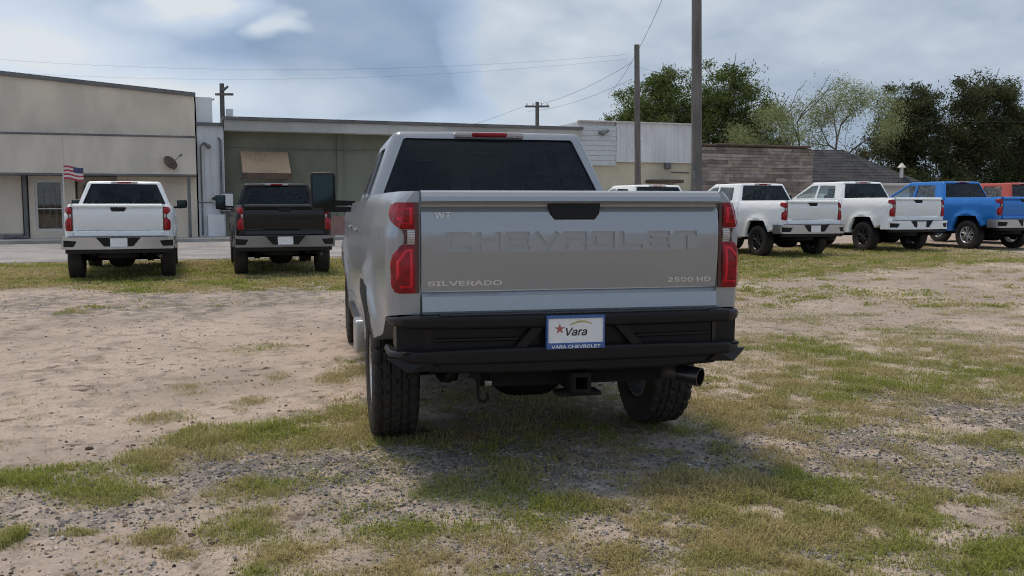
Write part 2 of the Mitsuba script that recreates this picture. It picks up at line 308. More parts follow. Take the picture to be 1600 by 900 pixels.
k = 'meter_box'; sadd(k+'__housing', rbox(8.22, 8.78, -.22, .0, 1.15, 1.95, .03, 6), 'mat_dark_metal'); sadd(k+'__door', rbox(8.27, 8.73, -.25, -.225, 1.2, 1.9, .01, 4), 'mat_grey_metal')
lab(k, 'dark steel meter box at the corner of the green shop', 'meter box')
k = 'flood_lamp'; sadd(k+'__head', hull([(7.70, -.10, 3.95, .06), (7.82, -.30, 3.82, .10)]), 'mat_dark_metal'); sadd(k+'__arm', tube([(7.62, .08, 4.0), (7.68, -.06, 4.0), (7.72, -.12, 3.95)], .02, 6), 'mat_dark_metal')
lab(k, 'small dark flood lamp high on the pale metal bay', 'lamp')

# olive shop
B = 'olive_building'
sadd(B+'__wall', box(8.46, 26.2, .6, 9, -.3, 4.55), 'mat_olive_wall')
sadd(B+'__awning_fascia', box(8.46, 24.4, -.35, -.25, 4.50, 4.92), 'mat_pale_strip')
sadd(B+'__awning_soffit', box(8.46, 24.4, -.25, .6, 4.52, 4.60), 'mat_pale_strip')
sadd(B+'__roof_coping', box(8.40, 24.45, -.45, 9, 4.925, 5.06), 'mat_dark_metal')
for s in (13.3, 18.2, 23.0): sadd(B+'__pilaster', box(s-.12, s+.12, .50, .597, -.2, 4.5), 'mat_olive_wall')
sadd(B+'__brick_base', box(12.6, 24.2, .48, .596, .1, .95), 'mat_red_brick')
d = sadd(B+'__door', box(9.5, 10.9, .56, .597, .1, 2.3), 'mat_dark_metal'); sadd(d+'__pane', box(9.65, 10.75, .54, .555, .9, 2.15), 'mat_black_gloss')
sadd(B+'__wall_cable', tube([(8.6, .45, 3.85), (11, .45, 3.83), (13.5, .45, 3.82), (16, .45, 3.9), (17.5, .45, 4.15)], .016, 6), 'mat_cable')
lab(B, 'long low olive green shop with a pale awning fascia behind the black pickup', 'building')
k = 'awning'
def slab(s0, s1): return Manifold.hull_points(np.array([(s, y, z+dz) for s in (s0, s1) for y, z in ((.56, 3.66), (-.75, 2.72)) for dz in (0, .045)], float))
for n_, s in enumerate(np.arange(9.12, 11.02, .195)): sadd(k+'__awning_strip', slab(s, s+.19), 'mat_tan_awning')
sadd(k+'__front_valance', box(9.10, 11.09, -.80, -.752, 2.52, 2.76), 'mat_brown_wood')
for s in (9.13, 11.02): sadd(k+'__bracket', tube([(s, .58, 2.55), (s, -.72, 2.60)], .025, 6), 'mat_brown_wood')
lab(k, 'tan sloping awning with brown valance on the olive green wall', 'awning')

# beige and corrugated building
B = 'beige_building'
sadd(B+'__wall', box(24.5, 30.62, .30, 8, -.4, 3.95), 'mat_beige_wall')
def corr(s0, s1, z0, z1, y, pitch, dep):
    n = int((s1-s0)/pitch); pts = []
    for k in range(n):
        a = s0+k*(s1-s0)/n; w_ = (s1-s0)/n
        pts += [(a, y), (a+w_*.55, y), (a+w_*.65, y-dep), (a+w_*.9, y-dep)]
    pts += [(s1, y), (s1, y+.08), (s0, y+.08)]
    return cs(pts).extrude(z1-z0).translate((0, 0, z0))
for k in range(4): sadd(B+'__metal_sheet', corr(26.45+k*1.04, 26.45+(k+1)*1.04-.006, 3.5+.0*k, 5.36, .17, .26, .035), 'mat_grey_metal')
for k in range(8): sadd(B+'__siding_board', box(24.5, 26.42, .16+.006*(k % 2), .297, 3.32+.235*k, 3.32+.235*(k+1)-.012), 'mat_pale_siding')
sadd(B+'__roof_trim', box(24.48, 30.66, .05, .4, 5.365, 5.43), 'mat_white_frame')
sadd(B+'__upper_back', box(24.5, 30.62, .32, 7.9, 3.952, 5.36), 'mat_grey_metal')
sadd(B+'__door_canopy', box(28.1, 29.7, -.6, .297, 2.5, 2.66), 'mat_brown_wood')
sadd(B+'__door', box(28.3, 29.4, .24, .298, .1, 2.4), 'mat_dark_metal')
sadd(B+'__wall_pipe', tube([(29.5, .27, 3.05), (30.5, .27, 3.03)], .03, 6), 'mat_dark_metal')
lab(B, 'beige shop with ribbed grey metal above, behind the two wooden poles', 'building')
k = 'wall_lamp'; sadd(k+'__head', hull([(25.5, .02, 4.85, .07), (25.9, -.02, 4.95, .07), (25.6, -.1, 4.78, .06)]), 'mat_dark_metal'); sadd(k+'__arm', tube([(25.8, .17, 4.9), (25.8, .0, 4.9)], .025, 6), 'mat_dark_metal')
lab(k, 'small dark lamp on the pale siding above the silver truck cab', 'lamp')
k = 'vent_fan'; sadd(k+'__housing', rbox(29.1, 29.4, .1, .3, 3.2, 3.5, .02, 4), 'mat_dark_metal'); lab(k, 'small dark vent on the beige wall left of the large pole', 'vent')

# weathered plank wall
B = 'plank_building'
sadd(B+'__backing', box(30.75, 37.6, .12, 7, -.4, 4.34), 'mat_wood_c')
z = .2; row = 0
while z < 4.3:
    h = rng.uniform(.15, .20); s = 30.72-rng.uniform(0, .9)
    while s < 37.62:
        e = min(s+rng.uniform(1.4, 2.8), 37.64); a = max(s, 30.72)
        if e-a > .12: sadd(B+'__plank', box(a+.008, e-.008, .02+rng.uniform(-.015, .025), .118, z, z+h-.014), 'mat_wood_'+random.choice('aabbc'))
        s = e
    z += h; row += 1
sadd(B+'__wall_top', union([rbox(30.7+.62*k, 30.7+.62*k+.56, -.02, .5, 4.36, 4.44+rng.uniform(0, .1), .03, 4) for k in range(11)]), 'mat_brown_wood')
lab(B, 'wall of weathered brown horizontal planks with a ragged dark top right of the large pole', 'building')

# far house with dark hip roof
B = 'hip_roof_house'
HX = T().translate([0, 0, 0])
v = np.array([(15.8, 52, 2.75), (23.8, 54, 2.75), (22.6, 62, 2.75), (15.8, 62, 2.75), (17.2, 56, 4.75), (20.0, 56.6, 4.75)], float)
def poly3(*idx): return [[idx[0], idx[k], idx[k+1]] for k in range(1, len(idx)-1)]
top = Manifold.hull_points(np.vstack([v, v[:4]-[0, 0, .14]]))
add(B+'__roof', top, 'mat_shingle')
add(B+'__wall', Manifold.hull_points(np.array([(16.3, 52.5, -.3), (23.2, 54.4, -.3), (22.2, 61.5, -.3), (16.3, 61.5, -.3), (16.3, 52.5, 2.6), (23.2, 54.4, 2.6), (22.2, 61.5, 2.6), (16.3, 61.5, 2.6)], float)), 'mat_pale_siding')
cr = []
for t in np.linspace(.03, .97, 12):
    for a, b_ in ((0, 1),):
        p = v[4]*t+v[0]*(1-t); q_ = v[5]*t+v[1]*(1-t)
        cr.append(tube([p+[0, -.02, .012], q_+[0, -.02, .012]], .008, 4))
k = add(B+'__roof__shingle_course', cat(cr), 'mat_shingle'); lab(k, 'overlapping courses of dark shingles', kind='stuff')
add(B+'__fascia', Manifold.hull_points(np.array([(15.75, 51.93, 2.55), (23.9, 53.95, 2.55), (15.75, 51.93, 2.70), (23.9, 53.95, 2.70), (15.75, 51.98, 2.55), (23.9, 54.0, 2.70)], float)), 'mat_white_frame')
lab(B, 'low house with dark grey hip roof behind the white pickups', 'house')
k = 'roof_vent'; add(k+'__pipe', cyl((22.6, 54.2, 2.6), (22.6, 54.2, 3.7), .10, None, 12), 'mat_white_frame'); add(k+'__cap', cyl((22.6, 54.2, 3.6), (22.6, 54.2, 3.85), .24, .05, 12), 'mat_white_frame')
lab(k, 'pale capped pipe standing at the eave of the dark hip roof', 'vent pipe')
# ------------------------------------------------------------------ pickup trucks (local: x right, y forward, z up, origin on the ground under the tailgate)
def tyre_mesh(R, W, rim, segs, tread):
    h = W/2
    prof = [(-h*.78, rim), (-h*.93, rim+.02), (-h, rim+(R-rim)*.45), (-h*.97, R-.045), (-h*.90, R-.014)]
    tr = np.linspace(-.80, .80, 23 if tread else 9)*h
    prof += [(x, R-.006*(abs(x)/h)**2) for x in tr]
    prof += [(-x, r) for x, r in prof[:5][::-1]]
    n = len(prof); th = np.arange(segs)*2*np.pi/segs
    px = np.array([p[0] for p in prof]); pr = np.array([p[1] for p in prof])
    Rr = np.repeat(pr[None], segs, 0).copy()
    if tread:
        for k in range(n):
            x = px[k]/h
            if abs(x) <= .905:
                groove = min(abs(abs(x)-.22), abs(abs(x)-.56)) < .055
                ph = (th*27/(2*np.pi)+(.35*abs(x)*2.2 if abs(x) > .56 else .6*x)+(.5 if x > 0 else 0)) % 1
                lat = ph < (.26 if abs(x) > .56 else .2)
                Rr[:, k] -= np.where(groove | lat, .011, 0)
    Vv = np.stack([np.repeat(px[None], segs, 0), Rr*np.cos(th)[:, None], Rr*np.sin(th)[:, None]], -1).reshape(-1, 3)
    F = []
    for i in range(segs):
        a, b = i*n, ((i+1) % segs)*n
        for k in range(n-1): F += [[a+k, b+k+1, a+k+1], [a+k, b+k, b+k+1]]
    m = trimesh.Trimesh(Vv, F, process=False); m.invert() if m.volume < 0 else None
    return m
def rim_mesh(r, W, spokes=6):
    """outer face towards -x"""
    pts = [(.16*W, r*.93), (-.36*W, r*.90), (-.42*W, r*.95), (-.43*W, r*1.005), (-.40*W, r*1.015), (.40*W, r*1.015), (.40*W, r*.95), (.16*W, r*.93)]
    barrel = CrossSection([np.array([(b, a) for a, b in pts[:-1]])], FillRule.NonZero).revolve(48)   # x=radius, y=axis -> about z
    barrel = barrel.transform(np.array([[0, 0, 1, 0], [1, 0, 0, 0], [0, 1, 0, 0]], float))
    ms = [barrel, cyl((-.36*W, 0, 0), (-.05*W, 0, 0), r*.27, r*.30, 24)]
    for k in range(spokes):
        for off in (-.10, .10):
            a = 2*np.pi*k/spokes
            s = hull([(-.33*W, off*.6*r, r*.22, .014), (-.36*W, off*1.7*r, r*.90, .015), (-.20*W, off*.6*r, r*.22, .014), (-.28*W, off*1.7*r, r*.90, .015)], 6)
            c, n = math.cos(a), math.sin(a)
            ms.append(s.transform(np.array([[1, 0, 0, 0], [0, c, -n, 0], [0, n, c, 0]], float)))
    return union(ms)

def wide_letters(word, width, h):
    st = {'C': [[(1, 1), (0, 1), (0, 0), (1, 0)]], 'H': [[(0, 0), (0, 1)], [(1, 0), (1, 1)], [(0, .5), (1, .5)]], 'E': [[(1, 1), (0, 1), (0, 0), (1, 0)], [(0, .5), (.92, .5)]],
        'V': [[(0, 1), (.5, 0), (1, 1)]], 'R': [[(0, 0), (0, 1), (1, 1), (1, .48), (0, .48)], [(.5, .48), (1, 0)]], 'O': [[(0, 0), (0, 1), (1, 1), (1, 0), (0, 0)]], 'L': [[(0, 1), (0, 0), (1, 0)]], 'T': [[(0, 1), (1, 1)], [(.5, 1), (.5, 0)]]}
    cell = width/len(word); w, t = cell*.80, h*.235; out = []
    for i, ch in enumerate(word):
        for ln in st[ch]:
            pts = [(-width/2+i*cell+cell*.11+t/2+x*(w-t), -h/2+t/2+y*(h-t)) for x, y in ln]
            out.append(shapely.LineString(pts).buffer(t/2, cap_style='square', join_style='mitre', mitre_limit=1.6))
    return shapely.union_all(out)
def build_truck(L, ax, wb, tow, tread, black_bumper, res):
    """parts of one truck as {name: (ply dict, role)}"""
    P = {}
    def put(name, mesh, role, smooth=32):
        k, n = name, 0
        while k in P: n += 1; k = f'{name}_{n:03d}'
        P[k] = (mikit.ply(mesh, None, smooth), role); return k
    fa = ax+wb; yw = fa-.33; yf = fa+.98; Rt, Wt = .42, .285
    def half(y, z):
        w = np.ones_like(y)
        w = w-.040*sst(1.0, .45, z) if False else w-.040*(1-sst(.45, 1.0, z))
        w = w-.050*sst(1.22, 1.55, z)+.010*np.exp(-((z-1.30)/.045)**2)
        for ya in (ax, fa):
            d = np.sqrt(((y-ya)/.60)**2+((z-.46)/.60)**2)
            w = w+.046*np.exp(-((d-.95)/.12)**2)
        w = w-.055*np.clip((.16-y)/.16, 0, 1.3)**2.4-.028*np.clip((.9-y)/.9, 0, 1)
        w = w-.17*np.clip((y-(fa+.32))/.66, 0, 1.2)**2
        w = w-.035*np.clip((z-1.44)/.07, 0, 1.2)**2*(y < L+.02)
        return w
    def warp(m, k=1.0):
        def f(v):
            v = np.array(v); v[:, 0] *= half(v[:, 1], v[:, 2])*k; return v
        return m.refine_to_length(res).warp_batch(f)
    arch = lambda yc: rpoly([(yc-.52, -.2), (yc-.50, .62), (yc-.34, .975), (yc+.34, .975), (yc+.50, .62), (yc+.52, -.2)], .09)
    # bed
    bedp = [(0, .885), (0, 1.512), (L, 1.512), (L, .52), (ax+.55, .52), (ax-.45, .66), (.42, .74), (.16, .86)]
    bed2 = cs(bedp)-arch(ax)
    bed_outer = warp(pyz(bed2, -1, 1))
    bed = bed_outer-box(-.83, .83, .055, L-.05, .97, 2)-box(-.808, .808, -.3, .075, .5, 2)
    lamp_pts = [(0, .995), (0, 1.455), (.13, 1.455), (.160, 1.44), (.170, 1.40), (.164, 1.362), (.135, 1.335), (.100, 1.315), (.088, 1.285), (.092, 1.25), (.125, 1.222), (.158, 1.19), (.170, 1.14), (.166, 1.03), (.148, 1.0), (.12, .995)]
    shell = warp(pyz(cs([(-.014, .9), (-.014, 1.505), (.3, 1.505), (.3, .9)]), -1, 1), 1.012)
    for s in (-1, 1):
        pl = [(s*(.812+a*.84), z) for a, z in lamp_pts]
        pr = pxz(pl if s > 0 else pl[::-1], -.3, .11)
        hous = pxz([(s*.812, .988), (s*.812, 1.459), (s*.834, 1.459), (s*.834, .988)][::s], -.3, .11)
        body = (shell ^ pr)
        def zcut(z0, z1): return (body-hous) ^ box(-2, 2, -1, 1, z0, z1)
        nm = put('tail_lamp', cat([body ^ hous]), 'lamp_dark')
        xc = s*.875
        def lens(m):
            zc = float(np.mean(np.array(m.bounding_box())[[2, 5]])); hz = float(np.ptp(np.array(m.bounding_box())[[2, 5]]))/2
            def f(v):
                v = np.array(v); v[:, 1] -= .016*np.clip(1-((v[:, 0]-xc)/.075)**2, 0, 1)*np.clip(1-((v[:, 2]-zc)/hz)**2, 0, 1)*(v[:, 1] < .05); return v
            return m.refine_to_length(.02).warp_batch(f)
        for z0, z1, role, part in ((1.320, 1.6, 'lamp_red', 'upper_lens'), (1.245, 1.317, 'lamp_clear', 'reversing_lens'), (.9, 1.242, 'lamp_red', 'lower_lens')):
            piece = zcut(z0, z1)
            if role == 'lamp_clear':
                xa, xb = sorted((s*.80, s*.872)); inner_b = box(xa, xb, -1, 1, 0, 3)
                put(nm+'__side_trim', piece-inner_b, 'lamp_dark', 45); piece = piece ^ inner_b
            put(nm+'__'+part, lens(piece), role, 45)
        for part, pts in (('upper_light_ring', [(.03, 1.328), (.03, 1.447), (.12, 1.447), (.152, 1.425), (.150, 1.37), (.10, 1.328)]), ('lower_light_ring', [(.03, 1.01), (.03, 1.23), (.09, 1.23), (.15, 1.16), (.15, 1.03), (.12, 1.01)])):
            c = cs([(s*(.812+a*.84), z) for a, z in (pts if s < 0 else pts[::-1])])
            ring = c.offset(-.010, JoinType.Round, 2, 24)-c.offset(-.024, JoinType.Round, 2, 24)
            put(nm+'__'+part, lens((warp(pyz(cs([(-.019, .9), (-.019, 1.505), (.3, 1.505), (.3, .9)]), -1, 1), 1.013) ^ pxz(ring, -.3, .02)) ^ box(-2, 2, -.3, .02, .99, 1.46)), 'lamp_glow', 45)
    put('bed', bed, 'paint')
    # tailgate with stamped letters
    tg = pyz([(.05, 1.003), (.05, 1.50), (.03, 1.516), (.0, 1.516), (-.030, 1.506), (-.050, 1.484), (-.054, 1.462), (-.046, 1.452), (.002, 1.444), (.004, 1.432), (-.006, 1.422), (-.016, 1.405), (-.026, 1.35), (-.030, 1.29), (-.0295, 1.2), (-.020, 1.12), (-.010, 1.05), (-.004, 1.003)][::-1], -.802, .802)
    if black_bumper:
        g = wide_letters('CHEVROLET', 1.38, .090)
        for k, (b, dep) in enumerate(((.003, -.0255), (-.001, -.0200))):
            tg = tg-pxz(poly_cs(g.buffer(b, join_style='mitre')), -.06, dep).translate((0, 0, 1.257))
    else:
        for z in (1.30, 1.12): tg = tg-box(-.74, .74, -.06, -.026, z-.012, z+.012)
    k = put('tailgate', tg, 'paint', 20)
    put(k+'__handle', (hull([(s*.130, y, 1.452, .012) for s in (-1, 1) for y in (-.012, .0)]+[(s*.126, y, 1.40, .010) for s in (-1, 1) for y in (-.014, 0)]+[(s*.105, y, 1.372, .009) for s in (-1, 1) for y in (-.018, 0)], 10)
        - hull([(s*.10, -.034, 1.435, .006) for s in (-1, 1)]+[(s*.09, -.036, 1.395, .006) for s in (-1, 1)], 8)), 'black_plastic')
    if black_bumper:
        def badge(t, x, z, h, name, w=None, left=True):
            m = meshkit.text_mesh(t, h, .004, True); b = m.bounds
            sx = (w/(b[1][0]-b[0][0])) if w else 1.0
            m.apply_translation([-b[0][0], 0, 0]); m.apply_scale([sx, 1, 1])
            Mx = np.eye(4); Mx[:3] = XZ; m.apply_transform(Mx)
            yy = np.interp(z, [1.003, 1.05, 1.12, 1.2, 1.29, 1.35, 1.405], [-.004, -.010, -.020, -.0295, -.030, -.026, -.016])
            m.apply_translation([x, yy-.0005, z]); put(k+'__'+name, m, 'badge', False)
        badge('WT', -.735, 1.375, .030, 'trim_badge', .085)
        badge('SILVERADO', -.77, 1.030, .024, 'name_badge', .385)
        badge('2500 HD', .525, 1.030, .024, 'series_badge', .245)
    put('rear_sill', pyz([(.05, .994), (.0, .994), (-.022, .975), (-.032, .90), (-.028, .886), (.05, .886)], -.800, .800), 'paint', 20)
    # cab, hood
    c0 = L+.022
    cabp = [(c0, .50), (c0, 1.478), (yw-.1, 1.455), (yw+.1, 1.46), (yf-.25, 1.40), (yf-.06, 1.30), (yf, 1.1), (yf, .62), (yf-.1, .5), (fa-.6, .46), (c0+.1, .46)]
    pre = pyz((cs(cabp[::-1])-arch(fa)), -1, 1)
    for yy in (c0+.20, c0+1.28, yw-.02):
        for s in (-1, 1): pre = pre-box(min(s*.985, s*1.2), max(s*.985, s*1.2), yy-.005, yy+.005, .60, 1.6)
    for s in (-1, 1): pre = pre-box(min(s*.985, s*1.2), max(s*.985, s*1.2), c0+.20, yw-.02, .595, .605)
    low = warp(pre)
    r = .075
    def green(dr_, dz=0):
        rr = r-dr_
        return hull([(s*x, y, z, rr) for s in (-1, 1) for x, y, z in ((.875, L+.125, 1.40), (.82, L+.10, 1.40), (.675, L+.33, 1.925), (.655, yw-.98, 1.925), (.835, yw-.0, 1.36))]
            + [(s*.30, y, 1.937, rr) for s in (-1, 1) for y in (L+.40, yw-1.05)]+[(0, yw+.07, 1.36, rr), (s*.3, L+.085, 1.40, rr) if False else (0.3, L+.085, 1.40, rr), (-.3, L+.085, 1.40, rr), (.25, L+.33, 1.928, rr), (-.25, L+.33, 1.928, rr)], 20)
    outer, inner = green(0), green(.045)
    cutz = box(-2, 2, -1, 9, 1.44, 3)
    rw = pxz(rpoly([(-.84, 1.49), (.84, 1.49), (.655, 1.945), (-.655, 1.945)], .03), L-.2, L+.52)
    ws = pxz(rpoly([(-.80, 1.44), (.80, 1.44), (.60, 1.915), (-.60, 1.915)], .03), yw-1.15, yw+.4)
    s1 = rpoly([(L+.42, 1.515), (L+.545, 1.885), (c0+1.235, 1.905), (c0+1.24, 1.515)], .03)
    s2 = rpoly([(c0+1.32, 1.515), (c0+1.315, 1.905), (yw-1.08, 1.90), (yw-.92, 1.885), (yw-.25, 1.515)], .03)
    sides = pyz(s1, -2, 2)+pyz(s2, -2, 2)
    gh = (outer-inner-rw-ws-sides) ^ cutz
    low = low-(inner ^ box(-2, 2, L+.2, yw-.25, .75, 2.2))
    put('cab', cat([low, gh]), 'paint')
    mid = tm(green(.018)-green(.030))
    def pane(prism, axis, name, role, part=None):
        g = tm(Manifold(Mesh(np.array(mid.vertices, np.float32), np.array(mid.faces, np.uint32))) ^ prism ^ cutz)
        nn, cc = g.face_normals, g.triangles_center
        ok = {'rear': (nn[:, 1] < -.5), 'front': nn[:, 1] > .25, 'left': nn[:, 0] < -.5, 'right': nn[:, 0] > .5}[axis]
        ctr = np.array([0, (L+yw)/2-.2, 1.6]); ok &= ((cc-ctr)*nn).sum(1) > 0
        g.update_faces(ok); g.remove_unreferenced_vertices()
        put(name, g, role, 20)
    pane(rw, 'rear', 'rear_window', 'rear_glass'); pane(ws, 'front', 'windscreen', 'front_glass')
    for s, a in ((-1, 'left'), (1, 'right')):
        hs = box(0, 2, -1, 9, 0, 3) if s > 0 else box(-2, 0, -1, 9, 0, 3)
        pane(pyz(s1, -2, 2) ^ hs, a, 'side_window', 'side_rear_glass'); pane(pyz(s2, -2, 2) ^ hs, a, 'side_window', 'front_glass')
    b = put('high_brake_lamp', rbox(-.27, .27, L+.235, L+.34, 1.955, 1.996, .012), 'lamp_clear')
    put(b+'__brake_lens', rbox(-.14, .14, L+.229, L+.33, 1.958, 1.993, .012), 'lamp_red')
    # inside the cab
    put('dashboard', rbox(-.78, .78, yw-.62, yw-.1, 1.0, 1.43, .06), 'black_plastic')
    for sx in (-.42, .42):
        st = put('seat', hull([(sx+dx, y, z, .07) for dx in (-.19, .19) for y, z in ((c0+1.25, .95), (c0+1.12, 1.55))]), 'seat')
        put(st+'__headrest', hull([(sx+dx, c0+1.10, z, .05) for dx in (-.09, .09) for z in (1.66, 1.76)]), 'seat')
    st = put('rear_seat', hull([(dx, y, z, .07) for dx in (-.68, .68) for y, z in ((c0+.42, .95), (c0+.30, 1.45))]), 'seat')
    for sx in (-.42, 0, .42): put(st+'__headrest', hull([(sx+dx, c0+.29, z, .045) for dx in (-.09, .09) for z in (1.55, 1.63)]), 'seat')
    sw = trimesh.creation.torus(.18, .016, 32, 10); sw.apply_transform(trimesh.transformations.rotation_matrix(1.2, [1, 0, 0])); sw.apply_translation([-.42, yw-.78, 1.32])
    put('steering_wheel', sw, 'black_plastic')
    # mirrors, handles
    for s in (-1, 1):
        xm, ym = (1.235, yw-.38) if tow else (1.155, yw-.38)
        hw, z0, z1 = (.120, 1.40, 1.76) if tow else (.115, 1.42, 1.62)
        mk = put('mirror', union([hull([(s*xm+dx, ym+.05, z, .035) for dx in (-hw+.035, hw-.035) for z in (z0+.035, z1-.035)]+[(s*xm+dx, ym+.13, z, .02) for dx in (-hw+.05, hw-.05) for z in (z0+.08, z1-.08)]),
            *[beam([(s*.93, ym+.02, ym+.07, z-.025, z+.02), (s*xm, ym+.02, ym+.07, z-.03, z+.03)][::s]) for z in ((1.40, 1.46) if tow else (1.44,))]]), 'black_plastic')
        put(mk+'__glass', hull([(s*xm+dx, ym+.014, z, .004) for dx in (-hw+.028, hw-.028) for z in (z0+.03, z1-.03)], 6), 'mirror_glass')
        for y in (c0+.36, c0+1.44): put('door_handle', hull([(s*(half(np.array([y]), np.array([1.25]))[0]+.012), y+d, 1.25, .016) for d in (0, .18)], 8), 'handle')
    # bumper
    if black_bumper:
        rbeam = lambda st, r=.016: union([hull([(s[0], y, z, r) for s in (a, b) for y in (s[1]+r, s[2]-r) for z in (s[3]+r, s[4]-r)], 10) for a, b in zip(st[:-1], st[1:])])
        UP = [(0, (-.150, .02, .818, .884)), (.45, (-.145, .02, .818, .884)), (.70, (-.128, .02, .819, .884)), (.84, (-.100, .05, .82, .882)), (.895, (-.060, .10, .822, .879)), (.93, (-.005, .20, .824, .874)), (.950, (.06, .30, .826, .870))]
        LO = [(0, (-.155, .02, .640, .722)), (.45, (-.150, .02, .640, .720)), (.70, (-.132, .02, .640, .714)), (.84, (-.105, .02, .645, .706)), (.900, (-.062, .10, .650, .700)), (.935, (-.005, .20, .655, .698)), (.955, (.06, .30, .658, .696))]
        up = [(s*x, *r) for s, x, r in [(-1, a, b) for a, b in UP[::-1]]+[(1, a, b) for a, b in UP[1:]]]
        lo_old = [(-1.015, .02, .30, .645, .695), (-1.0, -.075, .10, .635, .695), (-.91, -.150, .02, .63, .70), (-.80, -.170, .02, .625, .708), (-.50, -.188, .02, .62, .714), (0, -.200, .02, .62, .716), (.50, -.188, .02, .62, .714), (.80, -.170, .02, .625, .708), (.91, -.150, .02, .63, .70), (1.0, -.075, .10, .635, .695), (1.015, .02, .30, .645, .695)]
        lo = [(s*x, *r) for s, x, r in [(-1, a, b) for a, b in LO[::-1]]+[(1, a, b) for a, b in LO[1:]]]
        midf = [(-.77, -.060, .02, .69, .83), (-.40, -.080, .02, .69, .83), (.40, -.080, .02, .69, .83), (.77, -.060, .02, .69, .83)]
        end = [Manifold.hull_points(np.array([(s*.76, y, z) for y in (-.07, .0) for z in (.69, .82)]+[(s*.80, y, z) for y in (-.03, .02) for z in (.69, .82)], float)) for s in (-1, 1)]
        back = [beam([(-.93, .01, .20, .66, .86), (-.8, -.02, .03, .645, .86), (.8, -.02, .03, .645, .86), (.93, .01, .20, .66, .86)])]
        strut = [Manifold.hull_points(np.array([(s*x, y, z) for x, z in ((.36, .70), (.30, .70), (.25, .82), (.19, .82)) for y in (-.132, -.03)], float)) for s in (-1, 1)]
        ridge = [rbeam([(s*.32, -.105, -.03, .750, .768), (s*.74, -.085, -.03, .750, .768)][::s], .006) for s in (-1, 1)]
        lip = [Manifold.hull_points(np.array([(s*.72, -.120, .615), (s*.78, -.112, .66), (s*.88, -.085, .600), (s*.955, -.03, .640), (s*.980, -.015, .662), (s*.965, .14, .645), (s*.76, .0, .590), (s*.78, .0, .66)], float)) for s in (-1, 1)]
        dam = [rbeam([(-.76, -.095, .0, .595, .655), (-.4, -.125, .0, .585, .655), (0, -.13, .0, .585, .655), (.4, -.125, .0, .585, .655), (.76, -.095, .0, .595, .655)])]
        bp = union([rbeam(up), rbeam(lo), beam(midf)]+end+back+strut+ridge+lip+dam)
        k = put('bumper', bp, 'bumper', 25)
        for s in (-1, 1):
            xa, xb = sorted((s*.79, s*.91)); put(k+'__corner_step', rbox(xa, xb, -.09, .0, .692, .706, .006), 'tread_plate')
        put(k+'__step_pad', beam([(-.72, -.112, .0, .8835, .890), (0, -.132, .0, .8835, .890), (.72, -.112, .0, .8835, .890)]), 'black_plastic')
    else:
        st_ = [(-1.03, .0, .30), (-1.0, -.08, .10), (-.90, -.140, .02), (-.5, -.178, .02), (0, -.19, .02), (.5, -.178, .02), (.90, -.140, .02), (1.0, -.08, .10), (1.03, .0, .30)]
        bm = beam([(x, a, b_, .64, .875) for x, a, b_ in st_])
        ctr = pxz(rpoly([(-.42, .885), (.42, .885), (.26, .69), (-.26, .69)], .01), -.4, -.11)
        pk = [pxz(rpoly([(s*.74, .80), (s*1.1, .82), (s*1.1, .69), (s*.80, .69)][::s], .01), -.4, -.03) for s in (-1, 1)]
        k = put('bumper', bm-ctr-pk[0]-pk[1], 'bumper', 25)
        inner_b = beam([(x*.985, a+.035, b_-.005, .66, .865) for x, a, b_ in st_])
        put(k+'__dark_insert', inner_b, 'black_plastic', 25)
        put(k+'__lower_valance', beam([(x*.96, a+.03, b_-.01, .56, .638) for x, a, b_ in st_[1:-1]]), 'black_plastic', 25)
        put(k+'__step_pad', beam([(-.9, -.13, .0, .876, .886), (0, -.165, .0, .876, .886), (.9, -.13, .0, .876, .886)]), 'black_plastic')
    yp = -.162 if black_bumper else -.155
    z0, z1 = (.722, .872) if black_bumper else (.685, .845)
    lp = put('licence_plate', box(-.152, .152, yp, yp+.006, z0+.006, z1-.004), 'plate_white', False)
    fr = box(-.154, .154, yp-.006, yp+.02, z0-.012, z1+.008)-box(-.146, .146, yp-.05, yp+.003, z0+.018, z1-.006)
    put(lp+'__plate_frame', fr, 'plate_frame', False)
    if black_bumper:
        def txt(t, x, z, h, name, role, w, sl=0.0, y=None):
            m = meshkit.text_mesh(t, h, .001, True); bb = m.bounds; m.apply_translation([-bb[0][0], 0, 0]); m.apply_scale([w/(bb[1][0]-bb[0][0]), 1, 1])
            m.vertices[:, 0] += m.vertices[:, 1]*sl
            Mx = np.eye(4); Mx[:3] = XZ; m.apply_transform(Mx); m.apply_translation([x, (yp if y is None else y)-.0006, z]); put(lp+'__'+name, m, role, False)
        txt('Vara', -.062, .778, .038, 'lettering', 'ink_black', .118, .25)
        txt('VARA CHEVROLET', -.13, .713, .016, 'frame_lettering', 'plate_white', .26, 0, yp-.006)
        a = np.arange(10)*np.pi/5; rr = np.where(np.arange(10) % 2 == 0, .030, .011)
        star = pxz(cs(np.stack([rr*np.sin(a), rr*np.cos(a)], 1)[::-1]), yp-.0012, yp-.0003).translate((-.085, 0, .812))
        put(lp+'__star', star, 'ink_red', False)
        th = np.linspace(.15, .95, 14); arc = np.vstack([np.stack([-.05+.14*th, .818+.02*np.sin(th*3)+.01*th], 1), np.stack([-.05+.14*th, .824+.024*np.sin(th*3)+.01*th], 1)[::-1]])
        put(lp+'__swoosh', pxz(cs(arc), yp-.0012, yp-.0003), 'ink_gold', False)
    # the plate sits a little left of the middle
    if black_bumper:
        for q in [q for q in P if q.startswith('licence_plate')]: P[q] = ({**P[q][0], 'to_world': T().translate([-.030, 0, 0])}, P[q][1])
    # wheels
    ty = mikit.ply(tyre_mesh(Rt, Wt, .245, 216 if tread else 72, tread), None, 28 if tread else 40)
    rm_ = mikit.ply(rim_mesh(.245, Wt), None, 30)
